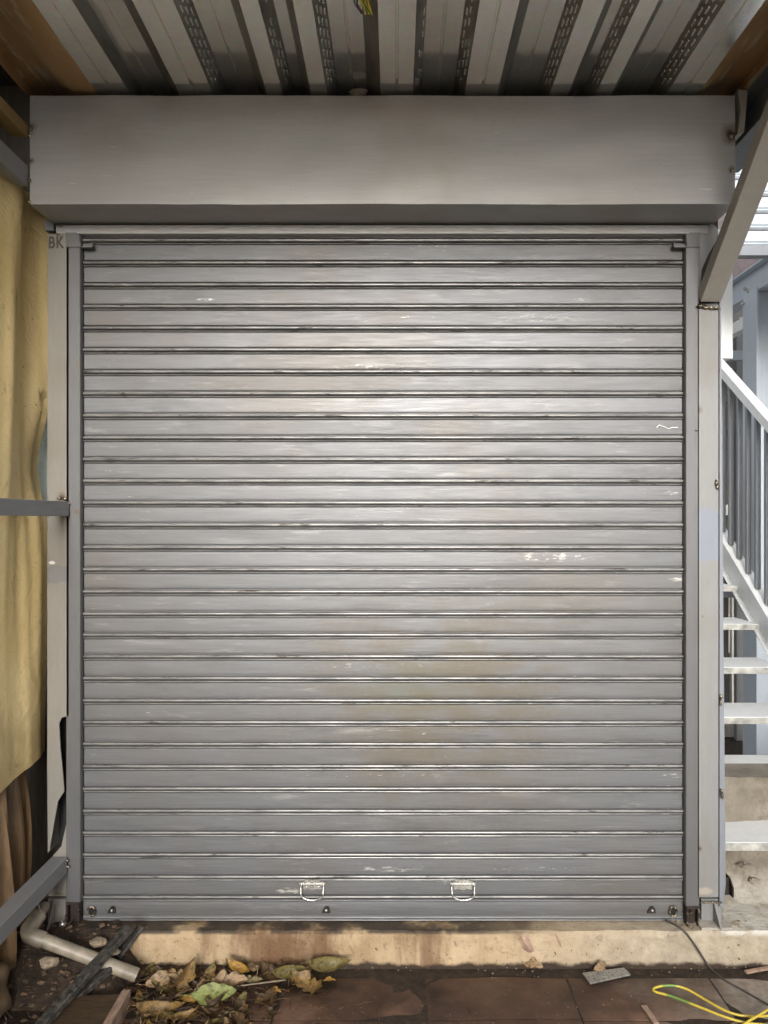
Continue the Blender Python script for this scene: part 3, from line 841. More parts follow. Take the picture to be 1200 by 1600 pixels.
for px, py, r in ((92, 779, .007), (101, 779, .008), (107, 787, .006), (106, 800, .005), (93, 352, .006), (90, 366, .006), (104, 1345, .008), (106, 1354, .007)):
    lump(bm, P(px, py, 2.955), r, (1.2, .7, .8), 2, 0.5, 2, px)
tag(obj('weld_bead', bm, M['weld'], lp, smooth=True), kind='stuff')
bm = NB(); box(bm, X(75), X(89), -0.03, 0.02, Z(364.5), Z(349), 0.001); obj('top_stub', bm, M['steel_blue'], lp)
# the scratched letters at its head
cu = bpy.data.curves.new('letters', 'FONT'); cu.body = 'BK'; cu.size = 0.062; cu.offset = 0.0012; cu.extrude = 0.0006; cu.space_character = 1.15
to = bpy.data.objects.new('letters_tmp', cu); COL.objects.link(to)
me = bpy.data.meshes.new_from_object(to.evaluated_get(bpy.context.evaluated_depsgraph_get()))
bpy.data.objects.remove(to)
bm = NB(); bm.from_mesh(me)
bmesh.ops.subdivide_edges(bm, edges=bm.edges, cuts=1)
for v in bm.verts:
    v.co.x *= 0.74
    v.co.x += 0.0025 * noise.noise(Vector((v.co.x * 60, v.co.y * 60, 1))); v.co.y += 0.0025 * noise.noise(Vector((v.co.x * 60, v.co.y * 60, 7)))
bmesh.ops.rotate(bm, verts=bm.verts, cent=(0, 0, 0), matrix=Matrix.Rotation(R(90), 3, 'X'))
bmesh.ops.translate(bm, verts=bm.verts, vec=(X(76.5, D_), -0.0352, Z(388, D_)))
M['ink'] = plain('dark scrawl', (0.055, 0.045, 0.032), 0.6, 0, .3, 30)
o = obj('lettering', bm, M['ink'], lp); o['label'] = 'rough dark letters BK'

# ------------------------------------------------------------------ right post
rp = thing('steel_post', 'right steel post in pale paint between shutter and stairs', 'post', (X(1105), 0, PZ))
bm = NB()
box(bm, X(1088.5, D_), X(1122.5, D_), -0.034, 0.05, Z(1402, D_), Z(474, D_), 0.003)
obj('front_plate', bm, M['post_r'], rp)
bm = NB()
q = [(1123.3, 470), (1123.8, 455), (1125.5, 478), (1127.5, 700), (1129.5, 1000), (1133, 1380), (1129, 1415), (1123.3, 1415)]
prism(bm, [(X(a, 2.98), Z(b, 2.98)) for a, b in q], -0.026, -0.003)
obj('rear_channel', bm, M['steel_blue'], rp)
bm = NB()
box(bm, X(1094), X(1126), -0.012, 0.045, PZ + 0.01, Z(1402.5), 0.002)
obj('post_foot', bm, M['post_r'], rp)
bm = NB()
prism_x(bm, [(-0.014, Z(1403)), (-0.014, PZ + 0.012), (-0.085, PZ + 0.012)], X(1112), X(1112) + 0.007)
obj('gusset', bm, M['post_r'], rp)
bm = NB(); box(bm, X(1086), X(1133), -0.066, 0.09, PZ + 0.001, PZ + 0.011, 0.001); obj('base_plate', bm, M['plaster'], rp)
bm = NB()
for px, py, r in ((1120, 755, .008), (1121, 761, .007), (1126.5, 1089, .008), (1126, 1098, .008), (1128, 1236, .007), (1129, 1244, .008), (1089, 672, .004), (1096, 478, .012), (1104, 480, .012), (1112, 481, .011), (1120, 481, .010)):
    lump(bm, P(px, py, 2.958), r, (.7, .7, 1.3) if px > 1115 and py > 600 else (1.5, .7, .6), 2, 0.9, 2, px + py)
for k in range(10): lump(bm, (X(1090 + k * 3.4), -0.037, Z(1403) + random.uniform(-.002, .002)), 0.005, (1.4, 1, .8), 1, .4, 2, k)
tag(obj('weld_bead', bm, M['weld'], rp, smooth=True), kind='stuff')
bm = NB()
prism_x(bm, [(-0.02, Z(1368)), (0.04, Z(1368)), (0.04, Z(1395)), (-0.05, Z(1393)), (-0.05, Z(1378))], X(1136), X(1136) + 0.005)
box(bm, X(1122), X(1136), -0.018, -0.012, Z(1395), Z(1368))
obj('lug_bracket', bm, M['burnt'], rp)
# ragged upper pieces between hood and post
bm = NB()
prism(bm, [(X(a), Z(b)) for a, b in [(1108, 352), (1118, 362), (1116, 378), (1102, 402), (1092, 425), (1089, 470), (1088.7, 372), (1095, 362)]], -0.026, -0.020)
obj('torn_plate', bm, M['post_r'], rp)
bm = NB(); box(bm, X(1091), X(1122), 0.0, 0.05, Z(473), Z(300), 0.001); obj('upper_stub', bm, M['burnt'], rp)

# knee brace
bm = NB()
a = Vector((1.207, -0.070, ZC + 0.815)); b = Vector((1.207, -0.60, ZC + 1.235))
d = (b - a).normalized()
br = thing('knee_brace', 'diagonal grey box section brace rising from the right post to the roof', 'brace', a)
beam(bm, a + Vector((0, 0.028, 0.035)), b + d * 0.25 + Vector((0, 0.028, 0.035)), 0.078, 0.055, (0, 0, 1), 0.002)
obj('box_section', bm, M['brace'], br)
bm = NB()
for px, py, r in ((1150, 305, .008), (1156, 313, .01), (1152, 321, .007)):
    lump(bm, P(px, py, 2.735), r, (1, .8, 1), 2, .5, 2, px)
tag(obj('weld_bead', bm, M['weld'], br, smooth=True), kind='stuff')

# ------------------------------------------------------------------ left side rails running forward
def rail(label, xr, py, h, w, mat, d=2.955, y1=-2.6, slope=0.0):
    z = Z(py, d)
    bm = NB()
    beam(bm, (xr - w / 2, d - 3.0, z), (xr - w / 2, y1, z + slope), w, h, (0, 0, 1), 0.002)
    return tag(obj('side_rail', bm, mat, loc=(xr - w / 2, d - 3.0, z)), label, 'rail', 'rails of the frame at the left')
rail('flat grey steel rail at eye height crossing in front of the yellow tarpaulin', X(108, 2.955), 795, 0.056, 0.04, M['rail'])
rail('lowest grey rail running forward at knee height above the plastic pipe', X(105, 2.955), 1352, 0.062, 0.062, M['rail'])
rail('grey rail at the top of the yellow tarpaulin beside the hood', X(45, 2.79) - 0.003, 275, 0.075, 0.04, M['rail'], 2.79)
M['rail_gold_lit'] = painted('rail paint with golden light', (0.26, 0.17, 0.06), 0.45, 0.2)  # golden light on the rail put into its colour
rail('rail with golden light in its colour, high at left near the top of the hood', X(45, 2.79) - 0.003, 205, 0.045, 0.06, M['rail_gold_lit'], 2.79)

# ------------------------------------------------------------------ tarpaulin and brown sheet
def hanging(name, mat, x_at, y0, y1, ztop, zbot, ny, nz, fold, label, cat, thick=0.003):
    bm = NB()
    g = []
    for i in range(ny + 1):
        u = i / ny; y = y0 + (y1 - y0) * u
        zt, zb = ztop(u), zbot(u)
        g.append([bm.verts.new((x_at(u) + fold(u, j / nz), y, zb + (zt - zb) * j / nz)) for j in range(nz + 1)])
    for i in range(ny):
        for j in range(nz):
            bm.faces.new((g[i][j], g[i + 1][j], g[i + 1][j + 1], g[i][j + 1]))
    geo = bmesh.ops.extrude_face_region(bm, geom=list(bm.faces))
    bmesh.ops.translate(bm, vec=(-thick, 0, 0), verts=[v for v in geo['geom'] if isinstance(v, bmesh.types.BMVert)])
    return tag(obj(name, bm, mat, smooth='auto'), label, cat)
def tfold(u, v):
    y = u * 3
    f = 0.030 * noise.noise(Vector((y * 3.1 + 0.5 * v, v * 0.8, 3))) + 0.022 * math.sin(y * 21 + 2.2 * v) * (0.25 + 0.75 * v * v)
    f += 0.012 * noise.noise(Vector((y * 14, v * 3.0, 8)))
    belly = -0.055 * math.exp(-((v - 0.52) / 0.085) ** 2) * math.exp(-(u / 0.05) ** 2)
    return f + belly
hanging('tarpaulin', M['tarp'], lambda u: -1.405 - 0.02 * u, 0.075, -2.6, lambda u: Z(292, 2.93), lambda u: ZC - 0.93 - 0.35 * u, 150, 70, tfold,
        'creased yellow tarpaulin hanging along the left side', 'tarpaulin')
def bfold(u, v):
    y = u * 3
    a = y * 30 + 1.1 * noise.noise(Vector((y * 5, v * 1.3, 1)))
    return 0.030 * math.sin(a) * (1 - 0.2 * v) + 0.018 * math.sin(a * 2.3 + 1.3) + 0.02 * noise.noise(Vector((y * 9, v * 2.6, 6))) - 0.06 * v * v
hanging('pleated_sheet', M['brown_sheet'], lambda u: -1.445 + 0.05 * u, 0.03, -2.4, lambda u: ZC - 0.75, lambda u: 0.02, 190, 26, bfold,
        'dark brown pleated sheet showing under the hem of the yellow tarpaulin', 'sheet')
bm = NB()
vs = lump(bm, (-1.43, -0.36, 0.05), 0.11, (0.8, 1.1, 1.0), 3, 0.45, 1.1, 4)
tag(obj('sack', bm, M['sack'], smooth=True), 'rounded tan brown sack slumped at the bottom left corner', 'sack')
bm = NB()
box(bm, -1.52, -1.372, 0.20, 0.206, ZC - 0.35, ZC + 0.45)
tag(obj('teal_sheet', bm, M['teal']), 'pale teal sheet glimpsed between the tarpaulin and the left post', 'sheet')

# ------------------------------------------------------------------ pipe, bars, board, stones at lower left
pp = thing('waste_pipe', 'grimy cream plastic pipe with an elbow sloping down to the leaves', 'pipe', P(50, 1470, 2.76))
p0, p1 = P(46, 1461, 2.76), P(214, 1524, 2.79)
bm = NB(); tube(bm, [p0, p0 + (p1 - p0) * 0.5, p1], 0.024, 18, cap=False); tube(bm, [p1, p1 - (p1 - p0) * 0.2], 0.0205, 18, cap=False)
obj('pipe', bm, M['pvc'], pp, smooth='auto')
bm = NB()
dirn = (p1 - p0).normalized()
e = catmull([p0 + dirn * 0.055, p0 + dirn * 0.01, p0 + Vector((-0.008, 0.01, 0.012)), P(50, 1444, 2.79), P(60, 1430, 2.83)], 5)
tube(bm, e, 0.0285, 18); obj('elbow', bm, M['pvc'], pp, smooth='auto')
bm = NB(); tube(bm, [P(54, 1439, 2.80), P(70, 1416, 2.90)], 0.019, 14); obj('riser', bm, M['pvc'], pp, smooth='auto')
bm = NB(); tube(bm, catmull([P(60, 1404, 2.84), P(59, 1412, 2.83), P(63, 1424, 2.82)], 5), 0.004, 6)
tag(obj('tie_wire', bm, M['pvc'], smooth=True), 'short pale tie hooked over the small pipe riser', 'tie')
def bar(label, a, b, w, h):
    bm = NB(); a, b = Vector(a), Vector(b)
    beam(bm, a, b, w, h, (0, 0, 1), 0.003)
    bmesh.ops.subdivide_edges(bm, edges=[e for e in bm.edges if e.calc_length() > 0.2], cuts=12)
    for v in bm.verts: v.co += Vector((noise.noise(v.co * 30), 0, noise.noise(v.co * 30 + Vector((9, 0, 0))))) * 0.004
    return tag(obj('iron_bar', bm, M['iron'], loc=a), label, 'iron bar', 'old iron bars at the lower left')
bar('long grimy iron bar leaning across the plastic pipe', P(202, 1450, 2.86), P(40, 1628, 2.44), 0.037, 0.024)
bar('short dark bar leaning on the left end of the cream plinth', P(222, 1446, 2.94), P(182, 1497, 2.86), 0.036, 0.012)
bar('stubby dark bar lying under the long iron bar', P(172, 1512, 2.77), P(95, 1580, 2.63), 0.034, 0.022)
bd = thing('board', 'dark reddish board end with a raw pinkish edge at the bottom left', 'board', P(150, 1580, 2.66))
bm = NB()
prism(bm, [(X(95, 2.66), 0.0), (X(183, 2.66), 0.0), (X(186, 2.66), 0.055), (X(98, 2.66), 0.048)], -0.62, -0.33)
obj('board_face', bm, M['board'], bd)
bm = NB()
prism(bm, [(X(184, 2.66), 0.0), (X(200, 2.66), 0.0), (X(200, 2.66), 0.062), (X(187, 2.66), 0.060)], -0.62, -0.315)
obj('board_edge', bm, M['board_edge'], bd)
bm = NB(); p = P(76, 1505, 2.72); lump(bm, (p.x, p.y, p.z), 0.024, (1.4, 1, 0.75), 2, 0.5, 1.7, 3)
tag(obj('stone', bm, M['stone'], loc=p), 'pale pinkish stone lying beside the brown sack', 'stone')
bm = NB(); p = P(152, 1473, 2.84); lump(bm, (p.x, p.y, p.z), 0.022, (1.5, 1, 0.55), 2, 0.6, 1.9, 8)
tag(obj('stone', bm, M['stone'], loc=p), 'ochre stone between the pipe and the left end of the shutter', 'stone')
bm = NB(); p = P(176, 1486, 2.84); lump(bm, (p.x, p.y, p.z), 0.018, (1.5, 1, 0.6), 2, 0.6, 1.9, 5)
tag(obj('stone', bm, M['stone'], loc=p), 'small tan stone just right of the long iron bar', 'stone')
bm = NB()
for k in range(45):
    x = random.uniform(-0.45, 1.5); y = PY - 0.008 - abs(random.gauss(0, 0.025))
    lump(bm, (x, y, 0.001), random.uniform(0.001, 0.0042), (1, 1, .7), 1, .5, 2, k)
for k in range(50):
    x = random.uniform(0.3, 1.5); y = random.uniform(-0.42, -0.1)
    lump(bm, (x, y, 0.001), random.uniform(0.001, 0.003), (1, 1, .7), 1, .5, 2, k)
for k in range(70):
    lump(bm, (random.gauss(1.2, 0.07), random.uniform(-0.06, -0.0), PZ + 0.003), random.uniform(0.0015, 0.006), (1.2, 1, .6), 1, .9, 2, k)
tag(obj('plaster_crumbs', bm, M['stone']), 'pale plaster crumbs strewn along the foot of the plinth', 'crumbs', kind='stuff')
# flaking plaster chips on the plinth face
for lab, px, py, s, t in (('thin flake of plaster leaning out from the plinth right of centre', 788, 1483, (1.2, .35, .5), 0.025), ('big brown flake breaking off the plinth under the right handle', 823, 1476, (.75, .4, 1.1), 0.03), ('narrow chip low on the plinth right of the big flake', 873, 1470, (.25, .3, 1), 0.022), ('small plaster flake high on the plinth above the glass offcut', 938, 1466, (.9, .35, .5), 0.018), ('dark oval chip in the plinth left of the big flake', 712, 1475, (.4, .3, 1), 0.012)):
    p = P(px, py, 2.925); bm = NB(); lump(bm, p, t, s, 2, .6, 1.6, px)
    for v in bm.verts: v.co.x += (v.co.z - p.z) * (-0.4)
    tag(obj('plaster_flake', bm, M['board_edge'] if px in (823, 873, 712) else M['plinth'], loc=p), lab, 'plaster flake', 'flakes on the plinth')

bm = NB()
for k in range(260):
    x = random.uniform(-1.45, -0.85); y = random.uniform(-0.42, -0.05)
    left = max(0.0, min(1.0, (-0.97 - x) / 0.10)); t = max(0, 1 - (-0.012 - y) / 0.345)
    h = left * 0.158 * min(1.0, t * 1.25) ** 1.2 - 0.008
    if random.random() < 0.5:
        lump(bm, (x, y, h + 0.002), random.uniform(0.003, 0.011), (1.2, 1, .7), 1, .7, 2, k)
    else:
        a = random.uniform(0, 6.28); q = Vector((math.cos(a), math.sin(a), random.uniform(-.05, .2))) * random.uniform(.01, .04)
        p = Vector((x, y, h + 0.005)); tube(bm, [p, p + q], random.uniform(.0012, .003), 4)
M['debris'] = plain('brown debris', (0.10, 0.062, 0.036), 0.8, 0, 0.8, 40, bump=0.5)
tag(obj('debris', bm, M['debris']), 'brown crumbs and bits of wood scattered on the dark soil at the lower left', 'debris', kind='stuff')

# ------------------------------------------------------------------ leaves
def leaf_mat(name, c1, c2):
    g = G(name)
    oc = g.n('ShaderNodeTexCoord').outputs['Object']
    a = g.noise(25, detail=6, src=oc)
    c = g.mix(g.rng(a, 0.3, 0.7, 0, 1), c1, c2)
    c = g.mix(g.math('MULTIPLY', g.step(g.noise(9, detail=7, rough=.7, src=oc, loc=(3, 3, 3)), 0.48, 0.62), 0.8), c, tuple(k * .35 for k in c1))
    g.bump(g.noise(60, detail=4, src=oc), 0.4, 0.003)
    m = g.out(c, 0.55, 0)
    return m
LM = {'ochre': leaf_mat('ochre leaf', (0.11, 0.062, 0.018), (0.27, 0.165, 0.05)), 'brown': leaf_mat('brown leaf', (0.045, 0.024, 0.010), (0.13, 0.072, 0.03)),
      'tan': leaf_mat('tan leaf', (0.20, 0.125, 0.06), (0.34, 0.23, 0.125)), 'olive': leaf_mat('olive leaf', (0.09, 0.07, 0.02), (0.21, 0.165, 0.055)),
      'green': leaf_mat('green leaf', (0.15, 0.17, 0.04), (0.27, 0.29, 0.10)), 'yellow': leaf_mat('yellow leaf', (0.24, 0.125, 0.02), (0.42, 0.25, 0.05)), 'dark': leaf_mat('dark leaf', (0.03, 0.017, 0.009), (0.09, 0.05, 0.022))}
def leaf_mesh(seed, curl, wd, fold, ragged=0.0):
    bm = NB(); n = 10; m = 6
    rnd = random.Random(seed)
    g = []
    for i in range(n + 1):
        t = i / n
        w = wd * (math.sin(math.pi * min(1, t * 0.96 + 0.04)) ** 0.75) * (1 - 0.35 * t) * (1 + ragged * noise.noise(Vector((t * 6, seed, 1))))
        row = []
        for j in range(m + 1):
            s = (j / m - 0.5) * 2
            z = 0.03 * noise.noise(Vector((t * 11, s * 4, seed))) + curl * (t - 0.5) ** 2 * 1.6 + fold * abs(s) ** 1.5 * w + 0.05 * noise.noise(Vector((t * 3, s * 1.5, seed * 2.3))) + 0.012 * math.cos(t * 40) * abs(s)
            row.append(bm.verts.new((t - 0.5, s * w + 0.05 * noise.noise(Vector((t * 2, seed, 4))), z)))
        g.append(row)
    for i in range(n):
        for j in range(m):
            bm.faces.new((g[i][j], g[i + 1][j], g[i + 1][j + 1], g[i][j + 1]))
    st = [(-0.5, 0, 0.0 + g[0][3].co.z), (-0.62, 0.02, 0.02 + g[0][3].co.z), (-0.76, 0.05, 0.0)]
    tube(bm, st, 0.012, 4)
    tube(bm, [(g[i][3].co.x, g[i][3].co.y, g[i][3].co.z + 0.004) for i in range(n + 1)], 0.009, 4, cap=False)
    me = bpy.data.meshes.new('leaf')
    bmesh.ops.recalc_face_normals(bm, faces=bm.faces)
    bm.to_mesh(me); bm.free()
    for p in me.polygons: p.use_smooth = True
    return me
shapes = [leaf_mesh(1, 0.35, 0.24, 0.4, .35), leaf_mesh(2, 0.7, 0.20, 0.8, .3), leaf_mesh(3, -0.3, 0.27, 0.25, .6), leaf_mesh(4, 0.25, 0.22, 0.9, .7), leaf_mesh(5, 0.8, 0.25, 0.5, .9), leaf_mesh(6, 0.12, 0.27, 0.2, .5)]
cache = {}
def leaf(px, py, d, size, mat, shape, rz, rx=0, ry=0, label=None, group=None, lift=0):
    k = (shape, mat)
    if k not in cache:
        me = shapes[shape].copy(); me.materials.append(LM[mat]); me.name = 'leaf'; cache[k] = me
    o = bpy.data.objects.new('fallen_leaf', cache[k]); COL.objects.link(o)
    p = P(px, py, d)
    o.location = (p.x, p.y, p.z + lift)
    o.scale = (size,) * 3
    o.rotation_euler = (R(rx), R(ry), R(rz))
    tag(o, label, 'leaf', group)
    return o
def gd(py, z=0.012): return (ZC - z) * F / (py - 810)       # distance at which height z is seen at py
NL = 'named leaves in the litter'
named = [(1020 / 3 - 5, 1553, .155, 'green', 5, 12, 35, 0, 'pale green fresh leaf lying on top of the brown leaf litter', .02),
         (288, 1527, .14, 'ochre', 3, 70, 55, -35, 'ochre brown leaf standing upright against the cream plinth', .03),
         (255, 1530, .12, 'tan', 2, 25, 45, 0, 'pinkish tan leaf just right of the pipe mouth', .015),
         (252, 1582, .16, 'ochre', 1, 8, 25, 0, 'long curled ochre leaf near the bottom edge beside the board', .01),
         (362, 1535, .14, 'tan', 3, 5, 30, 0, 'folded tan leaf standing below the brown plinth stain', .015),
         (378, 1517, .11, 'yellow', 1, -35, 30, 0, 'bright orange yellow curled leaf on top of the litter', .03),
         (452, 1520, .13, 'olive', 1, 15, 45, 0, 'olive leaf arched against the plinth, left of the centre', .025),
         (487, 1542, .14, 'ochre', 4, -35, 30, 0, 'blotchy ochre leaf hanging over the wet brown paving', .02),
         (515, 1510, .16, 'olive', 1, 8, 40, 0, 'large ribbed olive leaf at the right end of the litter', .02),
         (297, 1562, .07, 'yellow', 0, 30, 30, 10, 'small yellow leaf left of the green one', .012),
         (287, 1590, .09, 'ochre', 1, 35, 20, 0, 'small curled ochre leaf cut by the bottom of the picture', .012),
         (430, 1546, .05, 'yellow', 2, -20, 10, 0, 'tiny yellow leaf scrap on the wet paving below the litter', .006),
         (515, 1530, .045, 'yellow', 2, 5, 10, 0, 'tiny yellow leaf scrap below the large ribbed olive leaf', .008),
         (830, 1503, .095, 'tan', 2, -35, 40, 0, 'brown leaf leaning on the plinth under the big flake', .012),
         (940, 1509, .07, 'tan', 2, 40, 60, 0, 'pointed tan leaf scrap behind the glass offcut', .012),
         (397, 1533, .07, 'olive', 3, 10, 30, 0, 'dull olive leaf tucked under the orange yellow one', .01)]
for px, py, s, mt, shp, rz, rx, ry, lab, lift in named:
    leaf(px, py, gd(py, lift + 0.012), s, mt, shp, rz, rx, ry, lab, NL)
rnd = random.Random(11)
k = 0
while k < 125:
    px = rnd.gauss(310, 95); py = rnd.uniform(1512, 1618)
    if px < 205 or px > 600 or (px > 430 and py > 1550) or (px > 380 and py > 1590): continue
    h = rnd.uniform(0.002, 0.018)
    mt = rnd.choice(('brown', 'brown', 'dark', 'olive', 'ochre', 'brown', 'tan', 'dark'))
    w = {'brown': 'mid brown', 'dark': 'nearly black', 'olive': 'dull olive', 'ochre': 'ochre', 'tan': 'pale tan'}[mt]
    leaf(px, py, min(2.90, gd(py, h)), rnd.uniform(0.045, 0.115), mt, rnd.randrange(6), rnd.uniform(0, 360), rnd.uniform(-28, 28), rnd.uniform(-20, 20), 'small dry ' + w + ' leaf in the litter under the cream plinth', w + ' dry leaves in the litter')
    k += 1
# twigs and straws in the litter: nobody could count them
bm = NB()
for k in range(300):
    px = rnd.gauss(310, 110); py = rnd.uniform(1505, 1612)
    if px < 60: continue
    p = P(px, py, min(2.9, gd(py, 0.012))); a = rnd.uniform(0, 6.28); L = rnd.uniform(0.015, 0.07)
    q = Vector((math.cos(a), math.sin(a), rnd.uniform(-.1, .25))) * L
    tube(bm, [p, p + q * 0.5 + Vector((0, 0, .003)), p + q], rnd.uniform(.0008, .002), 4)
tag(obj('twig_litter', bm, LM['brown']), 'thin brown twigs and straws mixed into the leaf litter', 'twigs', kind='stuff')
bm = NB(); tube(bm, catmull([P(357, 1543, 2.77), P(400, 1537, 2.79), P(447, 1531, 2.81)], 4), 0.0028, 6)
tag(obj('straw', bm, M['stone'], smooth=True), 'long pale straw lying from the green leaf towards the plinth', 'straw')
for i, (a, b, c_) in enumerate((((362, 1555), (375, 1575), (390, 1597)), ((372, 1550), (382, 1572), (392, 1590)))):
    bm = NB(); tube(bm, catmull([P(*a, 2.74), P(*b, 2.68), P(*c_, 2.62)], 4), 0.002, 5)
    tag(obj('leaf_stalk', bm, LM['tan'], smooth=True), ('longer of two bare stalks below the green leaf', 'shorter of two bare stalks below the green leaf')[i], 'stalk')

# ------------------------------------------------------------------ wires and offcut on the right
def wire(name, pts, r, mat, label, cat, group=None, seg=8):
    bm = NB(); tube(bm, catmull(pts, 8), r, seg)
    return tag(obj(name, bm, mat, smooth=True), label, cat, group)
gp = lambda px, py, z=0.006: P(px, py, gd(py, z))
wire('cable', [P(1040, 1438, 2.97), P(1066, 1452, 2.92), P(1085, 1475, 2.905), P(1108, 1510, 2.89), gp(1130, 1530, .02), gp(1160, 1547, .01), gp(1200, 1570), gp(1250, 1600)], 0.0036, M['black_wire'], 'thin dark cable drooping over the plinth at the right', 'cable')
GW = 'yellow green wires on the paving'
wire('earth_wire', [gp(1240, 1612), gp(1200, 1602), gp(1165, 1598), gp(1130, 1588, .01), gp(1092, 1573, .014), gp(1050, 1557, .012), gp(1025, 1550, .012), gp(1021, 1545, .014), gp(1032, 1541, .018), gp(1052, 1540, .02), gp(1072, 1545, .018), gp(1092, 1556, .012), gp(1125, 1575, .01), gp(1150, 1585), gp(1178, 1588), gp(1230, 1586)], 0.0042, M['wire'], 'looped yellow and green earth wire lying on the paving at the lower right', 'wire')
wire('earth_wire', [gp(1155, 1606), gp(1172, 1594, .016), gp(1188, 1585, .018), gp(1210, 1572, .016), gp(1240, 1560)], 0.0042, M['wire'], 'greener earth wire end crossing over the loop at the right edge', 'wire')
bm = NB()
a = [gp(910, 1523, .004), gp(975, 1515, .004), gp(985, 1525, .004), gp(922, 1539, .004)]
lo = [bm.verts.new((v.x, v.y, 0.006)) for v in a]; hi = [bm.verts.new((v.x, v.y, 0.012)) for v in a]
bm.faces.new(lo[::-1]); bm.faces.new(hi)
for i in range(4): bm.faces.new((lo[i], lo[(i + 1) % 4], hi[(i + 1) % 4], hi[i]))
tag(obj('glass_offcut', bm, M['glass_plate']), 'grey dusty glass offcut lying flat on the paving', 'offcut')
bm = NB(); beam(bm, gp(1006, 1572, .008), gp(1026, 1600, .008), 0.02, 0.008, bev=0.001)
tag(obj('wood_splinter', bm, M['board_edge']), 'greyish wood splinter near the bottom edge left of the earth wire', 'splinter')
bm = NB(); beam(bm, gp(1165, 1519, .008), gp(1225, 1508, .008), 0.016, 0.008, bev=0.001)
tag(obj('wood_splinter', bm, M['board_edge']), 'pinkish splinter at the foot of the plinth by the right edge', 'splinter')
# wires hanging from the deck
M['wire_yellow'] = plain('yellow wire', (0.75, 0.52, 0.03), 0.35, 0, 0.15, 60, bump=0)
M['wire_green'] = plain('green wire', (0.12, 0.30, 0.06), 0.35, 0, 0.2, 60, bump=0)
hw = thing('hanging_wires', 'bundle of yellow and green wire ends hanging from the roof deck', 'wires', P(570, 0, 2.32))
for i, pts in enumerate((((556, -30), (554, 0), (556, 8), (566, 22)), ((560, -30), (563, 0), (568, 10), (571, 22)), ((566, -30), (567, 0), (573, 12), (580, 23)), ((572, -30), (575, 2), (578, 12), (581, 23)), ((563, -30), (558, 2), (561, 12), (567, 20)), ((570, -30), (571, 5), (576, 14), (576, 22)))):
    bm = NB(); tube(bm, catmull([P(a, b, 2.30 + 0.008 * i) for a, b in pts], 5), 0.0026, 6)
    obj('strand', bm, M['black_wire'] if i in (0, 4) else M['wire_green'] if i == 2 else M['wire_yellow'], hw, smooth=True)

# ------------------------------------------------------------------ stairs at right
st = thing('steel_stairs', 'white painted steel stairs climbing away at the right', 'stairs', (1.6, 0.1, PZ))
TX0, TX1 = 1.256, 1.915
tr = []
for k in range(12):
    d = 3.0 + 0.26 * k; z = 0.44 + 0.178 * k
    bm = NB()
    box(bm, TX0, TX1, d - 3.0 + 0.006, d - 3.0 + 0.285, z - 0.026, z, 0.003)
    for v in bm.verts: v.co.z += 0.002 * noise.noise(v.co * 6)
    td = obj('tread', bm, M['white_paint'], st)
    bm = NB(); box(bm, TX0 + 0.001, TX1 - 0.001, d - 3.0, d - 2.9945, z - 0.030, z - 0.0015, 0.001); obj('nosing', bm, M['shaded_edge'], td)
def sl(d): return 0.44 + 0.178 * (d - 3.0) / 0.26          # nosing height at distance d
for xs_, lab in ((1.955, None),):
    d0, d1 = 2.75, 6.3
    o = NB()
    q = [(d0 - 3, sl(d0) - 0.09), (d1 - 3, sl(d1) - 0.09), (d1 - 3, sl(d1) + 0.09), (d0 - 3, sl(d0) + 0.09)]
    prism_x(o, q, xs_ - 0.004, xs_ + 0.004)
    sg = obj('stringer', o, M['white_paint'], st)
    for s in (-1, 1):
        o = NB()
        q = [(d0 - 3, sl(d0) + s * 0.09), (d1 - 3, sl(d1) + s * 0.09), (d1 - 3, sl(d1) + s * 0.097), (d0 - 3, sl(d0) + s * 0.097)]
        prism_x(o, q, xs_ - 0.035, xs_ + 0.035)
        obj('stringer_flange', o, M['white_paint'], sg)
# railing on the far stringer
o = NB(); h0 = 1.07
q = [(-0.5, sl(2.5) + h0 - 0.03), (3.3, sl(6.3) + h0 - 0.03), (3.3, sl(6.3) + h0 + 0.03), (-0.5, sl(2.5) + h0 + 0.03)]
prism_x(o, q, 1.93, 1.985)
obj('handrail', o, M['white_paint'], st)
for k in range(-4, 18):
    d = 4.483 - 0.11 * k if k >= 0 else 4.483 + 0.11 * -k
    if d < 2.7: break
    bm = NB(); box(bm, 1.945, 1.97, d - 3.0125, d - 2.9875, sl(d) + 0.098, sl(d) + h0 - 0.031)
    obj('baluster', bm, M['baluster'], st)
bm = NB(); box(bm, 1.90, 1.925, -0.10, -0.06, PZ, sl(2.92) - 0.10); obj('stringer_leg', bm, M['pale_blue'], st)
